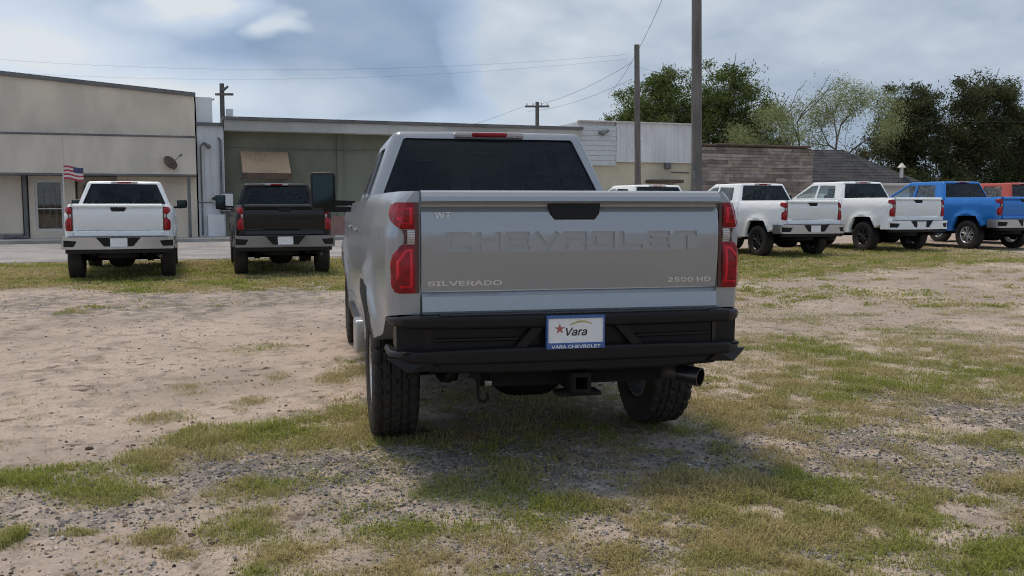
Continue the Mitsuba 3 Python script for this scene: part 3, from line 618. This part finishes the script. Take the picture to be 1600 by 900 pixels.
    disc = mikit.ply(cyl((-.02, 0, 0), (.02, 0, 0), .17, None, 28)+cyl((-.05, 0, 0), (.06, 0, 0), .07, None, 16), None, 30)
    n = 0
    for y in (ax, fa):
        for s in (-1, 1):
            w = 'wheel' if n == 0 else f'wheel_{n:03d}'; n += 1
            Mw = T().translate([s*.868, y, Rt-.004]) @ (T() if s < 0 else T().rotate([0, 0, 1], 180))
            for part, d, role in (('tyre', ty, 'rubber'), ('rim', rm_, 'rim'), ('brake_disc', disc, 'chassis')): P[f'{w}__{part}'] = ({**d, 'to_world': Mw}, role)
    # underside
    for yc in (ax, fa):
        A = arch(yc); ring = (A.offset(.004, JoinType.Round, 2, 24)-A.offset(-.016, JoinType.Round, 2, 24)) ^ cs([(yc-1, .60), (yc+1, .60), (yc+1, 2), (yc-1, 2)])
        for s in (-1, 1): put('wheel_arch_liner', pyz(ring, *sorted((s*.40, s*.955))), 'chassis', 40); 
    put('underbody', cat([box(-.70, .70, .12, L, .60, .955), box(-.80, .80, L+.05, yw, .42, .52), box(-.70, .70, yw, yf-.15, .45, .95), *[box(s*.46-.04, s*.46+.04, .0, yf-.3, .50, .66) for s in (-1, 1)]]), 'chassis', False)
    put('rear_axle', union([cyl((-.80, ax, Rt), (.80, ax, Rt), .055), hull([(x, ax+dy, Rt-.02, .17) for x in (-.10, .06) for dy in (-.10, .10)], 20)]), 'chassis')
    for s in (-1, 1):
        pth = [(s*.56, ax+t*.72, .36+.17*t*t) for t in np.linspace(-1, 1, 9)]
        put('leaf_spring', tube(pth, .028, 6), 'chassis', 40)
        put('shock_absorber', cyl((s*.50, ax-.12, .36), (s*.42, ax-.30, .80), .035), 'chassis')
    sp = tyre_mesh(.39, .26, .22, 40, False); sp.apply_transform(trimesh.transformations.rotation_matrix(np.pi/2, [0, 1, 0])); sp.apply_translation([-.05, .60 if L > 2 else .5, .57])
    put('spare_tyre', sp, 'rubber', 40)
    if black_bumper:
        k = put('hitch_receiver', union([box(-.45, .45, -.02, .06, .50, .60), (box(-.045, .055, -.16, .3, .475, .575)-box(-.027, .037, -.3, .2, .493, .557)), box(-.11, .12, -.13, .0, .455, .473)]), 'chassis', False)
        put('exhaust_pipe', (cyl((.25, .9, .56), (.36, .22, .545), .036, None, 20)+cyl((.36, .22, .545), (.63, .0, .525), .036, .036, 20)), 'pipe')
        put('exhaust_pipe__tip', (cyl((.61, .02, .527), (.695, -.075, .515), .049, .052, 24)-cyl((.63, .0, .525), (.705, -.087, .514), .041, .045, 24)), 'black_gloss')
        put('safety_chain_hook', tube([(-.52, -.05, .54), (-.52, -.05, .455), (-.51, -.05, .435), (-.485, -.05, .43), (-.468, -.05, .447), (-.468, -.05, .47)], .008, 6), 'chassis', 40)
        put('wiring_plug', rbox(-.48, -.44, -.04, -.0, .50, .54, .01), 'chrome_dim')
        for s in (-1, 1):
            k = put('running_board', beam([(s*1.0, c0+.02, yw-.1, .43, .50), (s*.86, c0+.02, yw-.1, .45, .52)][::s]), 'black_plastic')
            xa, xb = sorted((s*.93, s*1.03)); put(k+'__end_cap', hull([(s*x, c0+.03+d, z, .02) for x in (.90, 1.03) for z in (.37, .575) for d in (0, .22)], 8), 'alloy')
    else:
        put('exhaust_pipe', cyl((.62, .6, .52), (.75, .02, .48), .04, None, 16), 'pipe')
    return P
VAR = {'main': build_truck(2.13, 1.12, 4.037, True, True, True, .05),
       'heavy': build_truck(2.13, 1.12, 4.037, True, False, False, .09),
       'light': build_truck(1.95, 1.04, 3.84, False, False, False, .09)}
def place_truck(var, x, y, yaw, roles, label, scale=1.0, group=None, lift=0.0, tint=None):
    k, n = 'pickup_truck', 0
    while k in labels: n += 1; k = f'pickup_truck_{n:03d}'
    lab(k, label, 'pickup truck', group)
    c, s_ = math.cos(yaw), math.sin(yaw)
    z = float(hgt(x-s_*1.5, y+c*1.5))+lift
    M = T().translate([x, y, z]).rotate([0, 0, 1], math.degrees(yaw)).scale(scale)
    base = dict(paint='paint_white', bumper='chrome', handle=roles.get('paint', 'paint_white'), rim='alloy', seat='seat_cloth', rear_glass='glass_dark', side_rear_glass='glass_dark', front_glass='glass_mid', plate_frame='plate_blue', pipe='pipe_steel', tread_plate='black_plastic', **{})
    base.update(roles)
    for part, (d, role) in VAR[var].items():
        scene[k+'__'+part] = {**d, 'bsdf': {'type': 'ref', 'id': 'mat_'+base.get(role, role)}, 'to_world': M @ d['to_world'] if 'to_world' in d else M}
    return k
lot = 'new pickup trucks parked on the grass of the lot'
place_truck('main', .322, 4.87, .2106, dict(paint='paint_silver', bumper='black_plastic', rim='alloy'), 'silver grey pickup truck with black rear bumper, seen large from behind in the foreground')
place_truck('light', -7.45, 17.6, .335, dict(paint='paint_white', rim='alloy_dark', plate_frame='plate_white'), 'white pickup truck on the grass before the shop window and flag, leftmost pickup', .97, group=lot)
place_truck('heavy', -4.55, 18.6, .31, dict(paint='paint_black', bumper='chrome_dim', rim='alloy', plate_frame='plate_white'), 'black pickup truck with chrome bumper and wide mirrors parked before the tan awning', .96, lot)
place_truck('light', 4.85, 24.0, .36, dict(paint='paint_white', plate_frame='plate_white'), 'white pickup truck mostly hidden behind the silver truck, only its roof and rear window showing', group=lot)
place_truck('light', 7.95, 24.6, .36, dict(paint='paint_white', rim='alloy_dark', front_glass='glass_clear', side_rear_glass='glass_mid', plate_frame='plate_white'), 'white pickup truck just right of the silver truck, before the weathered plank wall', group=lot)
place_truck('light', 11.3, 25.9, .36, dict(paint='paint_white', rim='alloy_dark', front_glass='glass_clear', side_rear_glass='glass_clear', bumper='paint_white', plate_frame='plate_white'), 'white pickup truck with clear side windows parked beside the blue truck', group=lot)
place_truck('light', 14.62, 26.6, .36, dict(paint='paint_blue', rim='alloy', bumper='chrome', seat='seat_tan', side_rear_glass='glass_clear', front_glass='glass_clear', plate_frame='plate_white'), 'bright blue pickup truck with silver alloy wheels at the right of the row', group=lot)
place_truck('light', 17.6, 28.4, .36, dict(paint='paint_red', seat='seat_tan', side_rear_glass='glass_clear', front_glass='glass_clear', plate_frame='plate_white'), 'red pickup truck at the far right end, half hidden behind the blue truck', group=lot)
# ------------------------------------------------------------------ poles and wires
def pole(key, x, y, h, r0, r1, lean, label, arm=None, parts=()):
    k = key; n = 0
    while k in labels: n += 1; k = f'{key}_{n:03d}'
    zb = float(hgt(x, y))
    path = [(x+lean*t*h, y, zb-.3+(h+.3)*t) for t in np.linspace(0, 1, 9)]
    scene[k+'__pole'] = mikit.ply(tube(path, np.linspace(r0, r1, 9), 14), 'mat_pole_wood', 40)
    if arm:
        z, w = arm
        scene[k+'__crossarm'] = mikit.ply(box(x+lean*h-w, x+lean*h+w, y-.16, y-.06, z-.06, z+.06), 'mat_pole_wood')
        for i, dx in enumerate((-w*.85, -w*.35, w*.35, w*.85)):
            scene[k+'__insulator'+(f'_{i:03d}' if i else '')] = mikit.ply(cyl((x+lean*h+dx, y-.11, z+.06), (x+lean*h+dx, y-.11, z+.22), .045, .03, 8), 'mat_grey_metal')
    lab(k, label, 'utility pole', 'wooden utility poles')
    return k
k = pole('utility_pole', 5.98, 30.0, 11.5, .185, .145, -.018, 'thick grey wooden pole running out of the top of the picture, before the trees')
scene[k+'__pole_step'] = mikit.ply(rbox(5.80, 5.86, 29.82, 29.9, 2.3, 2.55, .01, 4), 'mat_dark_metal')
pole('utility_pole', 5.58, 41.0, 8.35, .15, .115, -.02, 'thinner wooden pole standing left of the thick pole before the beige wall')
pole('utility_pole', 1.66, 62.0, 8.2, .15, .12, 0, 'far short pole with a crossarm above the silver truck roof', arm=(7.9, .8))
k = pole('utility_pole', -13.1, 42.5, 6.9, .13, .10, 0, 'dark pole with transformer cans behind the roof of the pale metal bay')
scene[k+'__transformer'] = mikit.ply(cyl((-12.75, 42.4, 5.1), (-12.75, 42.4, 5.75), .16, None, 14), 'mat_grey_metal', 30)
scene[k+'__crossarm'] = mikit.ply(box(-13.35, -12.55, 42.3, 42.4, 6.35, 6.45), 'mat_pole_wood')
scene[k+'__riser_pipe'] = mikit.ply(tube([(-13.55, 42.3, 4.6), (-13.55, 42.3, 6.1), (-13.4, 42.3, 6.2)], .04, 6), 'mat_dark_metal')
scene[k+'__lamp_head'] = mikit.ply(hull([(-12.95, 42.3, 6.6, .07), (-12.75, 42.2, 6.72, .05)]), 'mat_dark_metal')
def wire(a, b, sag, r, label, n=24):
    a, b = np.array(a, float), np.array(b, float); t = np.linspace(0, 1, n)[:, None]
    P = a+(b-a)*t-np.array([0, 0, 1])*(4*sag*t*(1-t))
    k, m = 'power_line', 0
    while k in labels: m += 1; k = f'power_line_{m:03d}'
    scene[k] = mikit.ply(tube(P, r, 5), 'mat_cable', 40); lab(k, label, 'power line', 'overhead power lines')
wire((-30, 40, 8.35), (5.0, 41, 7.95), .9, .004, 'long sagging wire crossing the sky from the left to the thin pole, upper of two')
wire((-30, 42, 7.95), (5.0, 41, 7.75), .9, .0035, 'long sagging wire crossing the sky from the left, lower of two')
wire((5.2, 41, 7.6), (1.7, 62, 8.05), .25, .009, 'wire from the thin pole to the far crossarm pole, upper one')
wire((5.2, 41, 6.9), (1.0, 62, 7.6), .3, .008, 'wire from the thin pole to the far crossarm pole, lower one')
wire((1.0, 62, 8.0), (-9, 66, 5.6), .3, .008, 'wire from the far crossarm pole down towards the roof on its left')
wire((5.83, 30, 10.6), (5.9, 58, 8.2), .8, .010, 'dark wire leaving the thick pole near the top of the picture')
wire((5.5, 41, 7.4), (34, 56, 6.6), 1.0, .004, 'faint wire to the right of the thick pole')

# ------------------------------------------------------------------ flag, dish
prin('flag_red', (.42, .06, .075), .8); prin('flag_white', (.62, .58, .58), .8); prin('flag_blue', (.06, .06, .14), .8)
def fl(u0, u1, v0, v1, off=0.0):
    nu, nv = 14, 3
    U, Vv = np.meshgrid(np.linspace(u0, u1, nu), np.linspace(v0, v1, nv))
    def surf(o): return np.stack([U, .045*np.sin(U*9+Vv*1.5)+o, 2.02+Vv+.03*np.sin(U*7)-.10*U*(U > 0)], -1).reshape(-1, 3)
    a, b = surf(-.004-off), surf(.004+off); n = nu*nv; Fs = []
    for i in range(nv-1):
        for j in range(nu-1):
            q = i*nu+j; Fs += [[q, q+1, q+nu+1], [q, q+nu+1, q+nu], [n+q, n+q+nu+1, n+q+1], [n+q, n+q+nu, n+q+nu+1]]
    def edge(idx):
        for x, y in zip(idx[:-1], idx[1:]): Fs.extend([[x, n+y, y], [x, n+x, n+y]])
    edge(list(range(nu))); edge(list(range((nv-1)*nu, nv*nu))[::-1])
    return trimesh.Trimesh(np.vstack([a, b]), Fs, process=False)
FX = T().translate([-16.95, 35.25, .72]).rotate([0, 0, 1], 8).scale(.84)
k = 'flag'
add(k+'__staff', tube([(0, 0, -.2), (0, 0, 2.75)], .028, 8), 'mat_white_frame', to_world=FX)
h = .60/7
for i in range(7): add(k+'__stripe', fl(.03, .86, i*h, (i+1)*h), 'mat_flag_red' if i % 2 == 0 else 'mat_flag_white', True, to_world=FX)
add(k+'__dark_corner', fl(.46, .86, .36, .60, .006), 'mat_flag_blue', True, to_world=FX)
lab(k, 'small red and white flag on a thin pale staff before the shop window', 'flag')
k = 'satellite_dish'
dish = trimesh.creation.icosphere(3, .30); dish.vertices[:, 2] *= .16
dish.apply_transform(trimesh.transformations.euler_matrix(1.0, .35, .5)); dish.apply_translation([6.35, -1.12, 3.12])
sadd(k+'__bowl', dish, 'mat_dark_metal', smooth=True) if False else add(k+'__bowl', dish, 'mat_brown_wood', True, to_world=ST)
add(k+'__arm', tube([(6.5, -.92, 2.85), (6.42, -1.05, 2.95), (6.35, -1.12, 3.1)], .022, 6), 'mat_dark_metal', to_world=ST)
add(k+'__feed_horn', hull([(6.72, -1.3, 3.38, .04), (6.76, -1.34, 3.42, .05)]), 'mat_dark_metal', to_world=ST)
add(k+'__feed_arm', tube([(6.35, -1.14, 3.08), (6.72, -1.3, 3.38)], .012, 5), 'mat_dark_metal', to_world=ST)
lab(k, 'dark satellite dish on the grey fascia at the right end of the tan shop', 'satellite dish')
# junk at the foot of the wall
k = 'rubble_heap'; add(k, cat([rbox(.25+.22*i-.2*rng.random(), .45+.22*i, -.5, -.25, .13, .24+.08*rng.random(), .03, 4) for i in range(4)]), 'mat_dark_metal', to_world=ST); lab(k, 'low dark heap lying on the pavement at the far left shop wall', 'rubble heap')

# ------------------------------------------------------------------ trees
mat('leaf', {'type': 'twosided', 'bsdf': {'type': 'principledthin', 'base_color': {'type': 'mesh_attribute', 'name': 'vertex_color'}, 'roughness': .55, 'diff_trans': .7}}) if False else mat('leaf', {'type': 'principledthin', 'base_color': {'type': 'mesh_attribute', 'name': 'vertex_color'}, 'roughness': .55, 'diff_trans': .7})
prin('bark', varied((.11, .095, .08), (.06, .05, .045), 5), .95)
def leaves(C, size, cols, cvar=.35, flat=.6):
    """two-triangle leaves at the points C"""
    n = len(C)
    d = rng.normal(size=(n, 3)); d /= np.linalg.norm(d, axis=1, keepdims=True)
    e = np.cross(d, rng.normal(size=(n, 3))); e /= np.linalg.norm(e, axis=1, keepdims=True)
    s = size*rng.uniform(.6, 1.4, (n, 1))
    V = np.stack([C-d*s, C+e*s*flat*.5, C+d*s, C-e*s*flat*.5], 1).reshape(-1, 3)
    q = np.arange(n)*4
    F = np.vstack([np.stack([q, q+1, q+2], 1), np.stack([q, q+2, q+3], 1)])
    c0, c1 = np.array(cols[0]), np.array(cols[1]); t = rng.random((n, 1))
    col = (c0+(c1-c0)*t)*(1+cvar*(rng.random((n, 1))-.5))
    return V, F, np.repeat(col, 4, 0)
def tree(key, x, y, clumps, nleaf, size, cols, label, trunk=.22, gap=.45, fork=None, group=None):
    k, n = key, 0
    while k in labels: n += 1; k = f'{key}_{n:03d}'
    base = np.array([x, y, -.1]); cl = np.array(clumps, float); cl[:, 2] *= .94
    top = cl[:, 2].mean(); wood = []
    tr = [base, base+[.1, 0, top*.3], base+[-.1, .1, top*.6], base+[.0, 0, top*.95]]
    wood.append(tube(tr, [trunk*1.25, trunk, trunk*.75, trunk*.4], 9))
    for c in cl:
        a = base+np.array([0, 0, top*rng.uniform(.35, .75)]); b = base+c[:3]
        m = (a+b)/2+rng.normal(size=3)*.25+[0, 0, .2]
        wood.append(tube([a, m, b, b+(b-m)*.55], [trunk*.5, trunk*.33, trunk*.18, trunk*.05], 6))
        for _ in range(9):
            u = rng.normal(size=3); u /= np.linalg.norm(u); e_ = b+u*c[3:6]*rng.uniform(.7, 1.25)
            wood.append(tube([b, (b+e_)/2+rng.normal(size=3)*.12, e_], [trunk*.16, trunk*.09, trunk*.03], 5))
    add(k+'__trunk', cat(wood), 'mat_bark', 40)
    vol = cl[:, 3]*cl[:, 4]*cl[:, 5]; P = []
    for c, share in zip(cl, vol**.75/np.sum(vol**.75)):
        m = int(nleaf*share*1.5); ns = 34; u = rng.normal(size=(ns, 3)); u /= np.linalg.norm(u, axis=1, keepdims=True)
        r = rng.uniform(.35, 1.12, (ns, 1))*(1+.3*(meshkit.noise(u*2.2+c[:3], 5)[:, None]-.5)*2)
        sc = base+c[:3]+u*r*c[3:6]; pick = rng.integers(0, ns, m); sg = (.15+.17*rng.random(ns))*c[3:6].mean()*.75
        P.append(sc[pick]+rng.normal(size=(m, 3))*sg[pick][:, None]*np.array([1.15, 1.15, .75]))
    P = np.vstack(P); f = meshkit.fbm(P*.75, 3, 17)
    P = P[(f+.22*(rng.random(len(P))-.5)) > gap-.06]
    V, F, col = leaves(P, size, cols)
    add(k+'__crown', (V, F), 'mat_leaf', False, color=col)
    lab(k, label, 'tree', group)
gA = ((.07, .11, .035), (.17, .21, .075)); gD = ((.05, .068, .032), (.11, .12, .06)); gP = ((.20, .25, .11), (.34, .38, .20))
tree('broadleaf_tree', 9.4, 62, [(-.6,0,8.0,2.0,2,1.7),(1.2,0,9.0,1.7,2,1.9),(-1.9,0,6.9,1.4,1.5,1.2),(1.6,0,6.6,1.8,2,1.6),(-.2,0,6.0,1.9,2,1.3),(.6,.5,10.0,1.2,1.2,1.0),(3.0,0,8.2,1.4,1.5,1.5)], 30000, .10, gA, 'green broadleaf tree left of and behind the thick wooden pole', .26, .40)
tree('broadleaf_tree', 14.6, 62, [(-.6,0,9.4,1.6,1.7,1.9),(.8,0,8.2,1.9,2,1.8),(-1.3,0,7.3,1.7,2,1.7),(1.9,0,6.6,1.8,1.8,1.6),(.1,0,5.6,2.1,2,1.6),(-.1,0,10.4,.9,1,.9),(2.9,0,8.0,.8,1,.8),(2.9,0,5.0,1.0,1,1.0),(-1.6,0,5.2,1.3,1.3,1.2)], 33000, .10, gA, 'green broadleaf tree right of the thick wooden pole above the plank wall', .26, .42)
tree('low_tree', 5.9, 60, [(-.4,0,5.6,.9,1,.7),(.5,0,5.9,.8,1,.7)], 1100, .11, ((.10,.14,.06),(.18,.22,.10)), 'sparse pale shrub top showing over the beige shop roof', .10, .42)
def bare(key, x, y, h, label, seed, leafn, cols, spread=.5, lean=0):
    r = np.random.default_rng(seed); wood, tips = [], []
    def grow(p, d, L, rad, lvl):
        q = [p]; 
        for _ in range(3):
            d = d+r.normal(size=3)*.13+[0, 0, .03]; d /= np.linalg.norm(d); q.append(q[-1]+d*L/3)
        wood.append(tube(q, np.linspace(rad, rad*.62, 4), 6 if lvl < 2 else 4))
        if lvl >= 5: tips.append(q[-1]); return
        if lvl >= 3: tips.append(q[2])
        for _ in range(2 if lvl else 3):
            nd = d+r.normal(size=3)*spread; nd[2] = abs(nd[2])*.8+.12; nd /= np.linalg.norm(nd)
            grow(q[-1], nd, L*r.uniform(.66, .86), rad*.6, lvl+1)
    grow(np.array([x, y, -.1]), np.array([lean, 0, 1.0]), h*.34, h*.022, 0)
    add(key+'__trunk', cat(wood), 'mat_bark', 40)
    if leafn:
        tp = np.array(tips); P = tp[r.integers(0, len(tp), leafn)]+r.normal(size=(leafn, 3))*.33
        V, F, col = leaves(P, .075, cols); add(key+'__crown', (V, F), 'mat_leaf', False, color=col)
    lab(key, label, 'tree')
bare('bare_tree', 18.3, 58, 8.4, 'nearly bare tree with dark branches above the hip roof, left of the pale one', 4, 350, gP, .5, -.1)
bare('pale_tree', 21.2, 61, 9.3, 'pale spring tree with thin whitish green leaves beside the dark trees', 8, 20000, gP, .55, .0)
tree('dark_tree', 28.2, 66, [(-.6,0,8.2,1.9,2,1.9),(.6,0,9.0,1.4,2,1.3),(-1.4,0,5.8,1.9,2,2.0),(.8,0,6.0,2.2,2,2.2),(0,0,3.2,2.8,2,1.8)], 27000, .12, gD, 'dense dark evergreen tree right of the pale tree', .25, .33, group=None)
tree('dark_tree', 32.6, 66, [(-.4,0,9.3,1.7,2,1.5),(1.0,0,10.0,1.4,2,1.1),(-1.3,0,7.2,1.6,2,1.7),(.8,0,7.0,1.9,2,1.8),(2.2,0,8.6,1.0,1,1.6),(0,0,4.4,2.6,2,2.2),(.5,0,2.4,3.0,2,1.6)], 30000, .12, gD, 'tallest dark tree, third from the right edge, with ragged twigs on top', .28, .35)
tree('dark_tree', 36.8, 67, [(-.4,0,7.0,1.6,2,1.7),(1.2,0,7.4,1.9,2,1.7),(-.6,0,4.6,2.4,2,2.0),(1.6,0,4.6,2.4,2,2.2),(0,0,2.4,3.2,2,1.6)], 26000, .12, gD, 'dark tree at the right edge above the red pickup', .25, .33)
tree('dark_tree', 41.5, 68, [(-.4,0,7.0,2.2,2,1.9),(.8,0,4.6,2.8,2,2.4),(0,0,2.4,3.2,2,1.6)], 9000, .15, gD, 'dark tree just beyond the right edge of the picture', .25, .38) if False else None
tree('hedge_shrub', 25.0, 62, [(-1.5,0,2.2,2.0,1.5,1.5),(1.2,0,2.4,2.2,1.5,1.6),(4.0,0,2.2,2.4,1.5,1.6)], 8000, .13, gD, 'dark low shrubs under the dark trees behind the pickups', .12, .36)

# ------------------------------------------------------------------ grass, gravel
mat('blade', {'type': 'principledthin', 'base_color': {'type': 'mesh_attribute', 'name': 'vertex_color'}, 'roughness': .6, 'diff_trans': .9})
mat('stone', {'type': 'diffuse', 'reflectance': {'type': 'mesh_attribute', 'name': 'vertex_color'}})
def scatter(n, which, x0, x1, y0, y1, bias=1.0):
    """random places in the view wedge, denser towards the camera, kept by the cover mask"""
    y = y0*(y1/y0)**(rng.random(n)**bias); x = (rng.random(n)*2-1)*(.60*y+.25)
    g, v = masks(x.astype(np.float32), y.astype(np.float32))
    m = np.array(g if which == 'g' else v)
    keep = rng.random(n) < m
    return x[keep], y[keep], m[keep]
def blades(x, y, m, hgt0, wid):
    n = len(x)
    tuft = np.array(FB(mi.Float((x*3.7).astype(np.float32)), mi.Float((y*3.7).astype(np.float32)), 6.0, octaves=3))
    dry = np.clip((np.array(FB(mi.Float((x*1.9).astype(np.float32)), mi.Float((y*1.9).astype(np.float32)), 12.0, octaves=3))-.40)*4+.12+.3*(rng.random(n)-.5), 0, 1)
    h = hgt0*(.45+.9*m)*(.4+1.2*tuft)*rng.uniform(.5, 1.4, n)
    a = rng.random(n)*2*np.pi; lean = rng.uniform(.25, 1.1, n)
    b = np.stack([x, y, hgt(x, y)-.004], -1)
    dv = np.stack([np.cos(a), np.sin(a), 0*a], -1); sd = np.stack([-np.sin(a), np.cos(a), 0*a], -1)
    w = (wid*rng.uniform(.6, 1.3, n))[:, None]*(1+.0*h[:, None])
    mid = b+dv*(h*lean*.35)[:, None]+np.array([0, 0, 1])*(h*.62)[:, None]
    tip = b+dv*(h*lean)[:, None]+np.array([0, 0, 1])*(h*(1.05-.3*lean))[:, None]
    V = np.stack([b-sd*w, b+sd*w, mid-sd*w*.8, mid+sd*w*.8, tip], 1).reshape(-1, 3)
    q = np.arange(n)*5
    F = np.vstack([np.stack([q, q+1, q+3], 1), np.stack([q, q+3, q+2], 1), np.stack([q+2, q+3, q+4], 1)])
    ga, gb, st = np.array([.22, .27, .075]), np.array([.36, .38, .11]), np.array([.52, .43, .25])
    t = rng.random((n, 1)); c = ga+(gb-ga)*t; c = c+(st-c)*(dry[:, None]*.75)
    return V, F, np.repeat(c*rng.uniform(.75, 1.25, (n, 1)), 5, 0)
x, y, m = scatter(600000, 'g', 0, 0, 3.0, 13.0)
V, F, c = blades(x, y, m, .034, .0023)
add('grass', (V, F), 'mat_blade', False, color=c); lab('grass', 'short patchy green and straw coloured grass in the foreground of the lot', 'grass', kind='stuff')
x, y, m = scatter(330000, 'g', 0, 0, 13.0, 34.0)
V, F, c = blades(x, y, m, .046, .010)
add('grass_verge', (V, F), 'mat_blade', False, color=c); lab('grass_verge', 'green grass strip on which the far pickups stand', 'grass', kind='stuff')
def stones(x, y, r, cols):
    n = len(x); ico = trimesh.creation.icosahedron(); v0 = ico.vertices/np.linalg.norm(ico.vertices[0]); f0 = ico.faces
    sc = r[:, None, None]*rng.uniform(.55, 1.3, (n, 1, 3))*np.array([1, 1, .6]); jit = 1+.25*rng.normal(size=(n, 12, 1))
    a = rng.random(n)*2*np.pi; v = v0[None]*jit*sc
    vx = v[..., 0]*np.cos(a)[:, None]-v[..., 1]*np.sin(a)[:, None]; vy = v[..., 0]*np.sin(a)[:, None]+v[..., 1]*np.cos(a)[:, None]
    V = np.stack([vx+x[:, None], vy+y[:, None], v[..., 2]+(hgt(x, y)+r*.15)[:, None]], -1).reshape(-1, 3)
    F = (f0[None]+(np.arange(n)*12)[:, None, None]).reshape(-1, 3)
    c = cols[rng.integers(0, len(cols), n)]*rng.uniform(.6, 1.4, (n, 1))
    return V, F, np.repeat(c, 12, 0)
greys = np.array([(.19, .19, .197), (.13, .135, .14), (.25, .245, .24), (.10, .10, .105), (.22, .19, .17), (.36, .35, .34)])
x, y, m = scatter(150000, 'v', 0, 0, 3.0, 10.0)
V, F, c = stones(x, y, .003+.010*rng.random(len(x))**2.6, greys)
add('gravel', (V, F), 'mat_stone', False, color=c); lab('gravel', 'loose grey gravel scattered over the sandy ground', 'gravel', kind='stuff')
n = 13000; y = 3.0*(18/3.0)**rng.random(n); x = (rng.random(n)*2-1)*(.6*y+.25)
V, F, c = stones(x, y, .003+.012*rng.random(n)**4, np.array([(.12, .09, .075), (.2, .16, .13), (.36, .30, .25), (.09, .075, .065)]))
add('pebbles', (V, F), 'mat_stone', False, color=c); lab('pebbles', 'small dark clods and pebbles strewn over the bare sand', 'pebbles', kind='stuff')
n = 7000; y = 3.0*(11/3.0)**rng.random(n); x = (rng.random(n)*2-1)*(.6*y+.25); a = rng.random(n)*2*np.pi
L_ = (rng.uniform(.008, .04, n))[:, None]; dv = np.stack([np.cos(a), np.sin(a), rng.uniform(-.05, .25, n)], -1); sd = np.stack([-np.sin(a), np.cos(a), 0*a], -1)*rng.uniform(.0008, .002, (n, 1))
b = np.stack([x, y, hgt(x, y)+.003], -1); V = np.stack([b-sd, b+sd, b+dv*L_+sd, b+dv*L_-sd], 1).reshape(-1, 3); q = np.arange(n)*4
c = np.array([(.30, .25, .17), (.16, .12, .08), (.40, .35, .26), (.10, .08, .06)])[rng.integers(0, 4, n)]
add('straw', (V, np.vstack([np.stack([q, q+1, q+2], 1), np.stack([q, q+2, q+3], 1)])), 'mat_blade', False, color=np.repeat(c, 4, 0)); lab('straw', 'dry straw bits and twigs littering the sand', 'straw', kind='stuff')
def clod(x, y, r, label):
    k, n = 'clod', 0
    while k in labels: n += 1; k = f'clod_{n:03d}'
    m = trimesh.creation.icosphere(2, r); m.vertices *= (1+.5*(meshkit.fbm(m.vertices*40+x, 2, 3)-.5))[:, None]*[1.2, .8, .55]; m.apply_translation([x, y, float(hgt(x, y))+r*.25])
    scene[k] = mikit.ply(m, 'mat_bark', True); lab(k, label, 'clod')
clod(-2.52, 5.42, .022, 'dark clod of earth on the bare sand left of the truck'); clod(-2.29, 5.50, .014, 'small dark clod on the sand, right of the bigger clod')
clod(2.46, 8.95, .10, 'dark tuft like clod in the grass at the right edge') if False else None
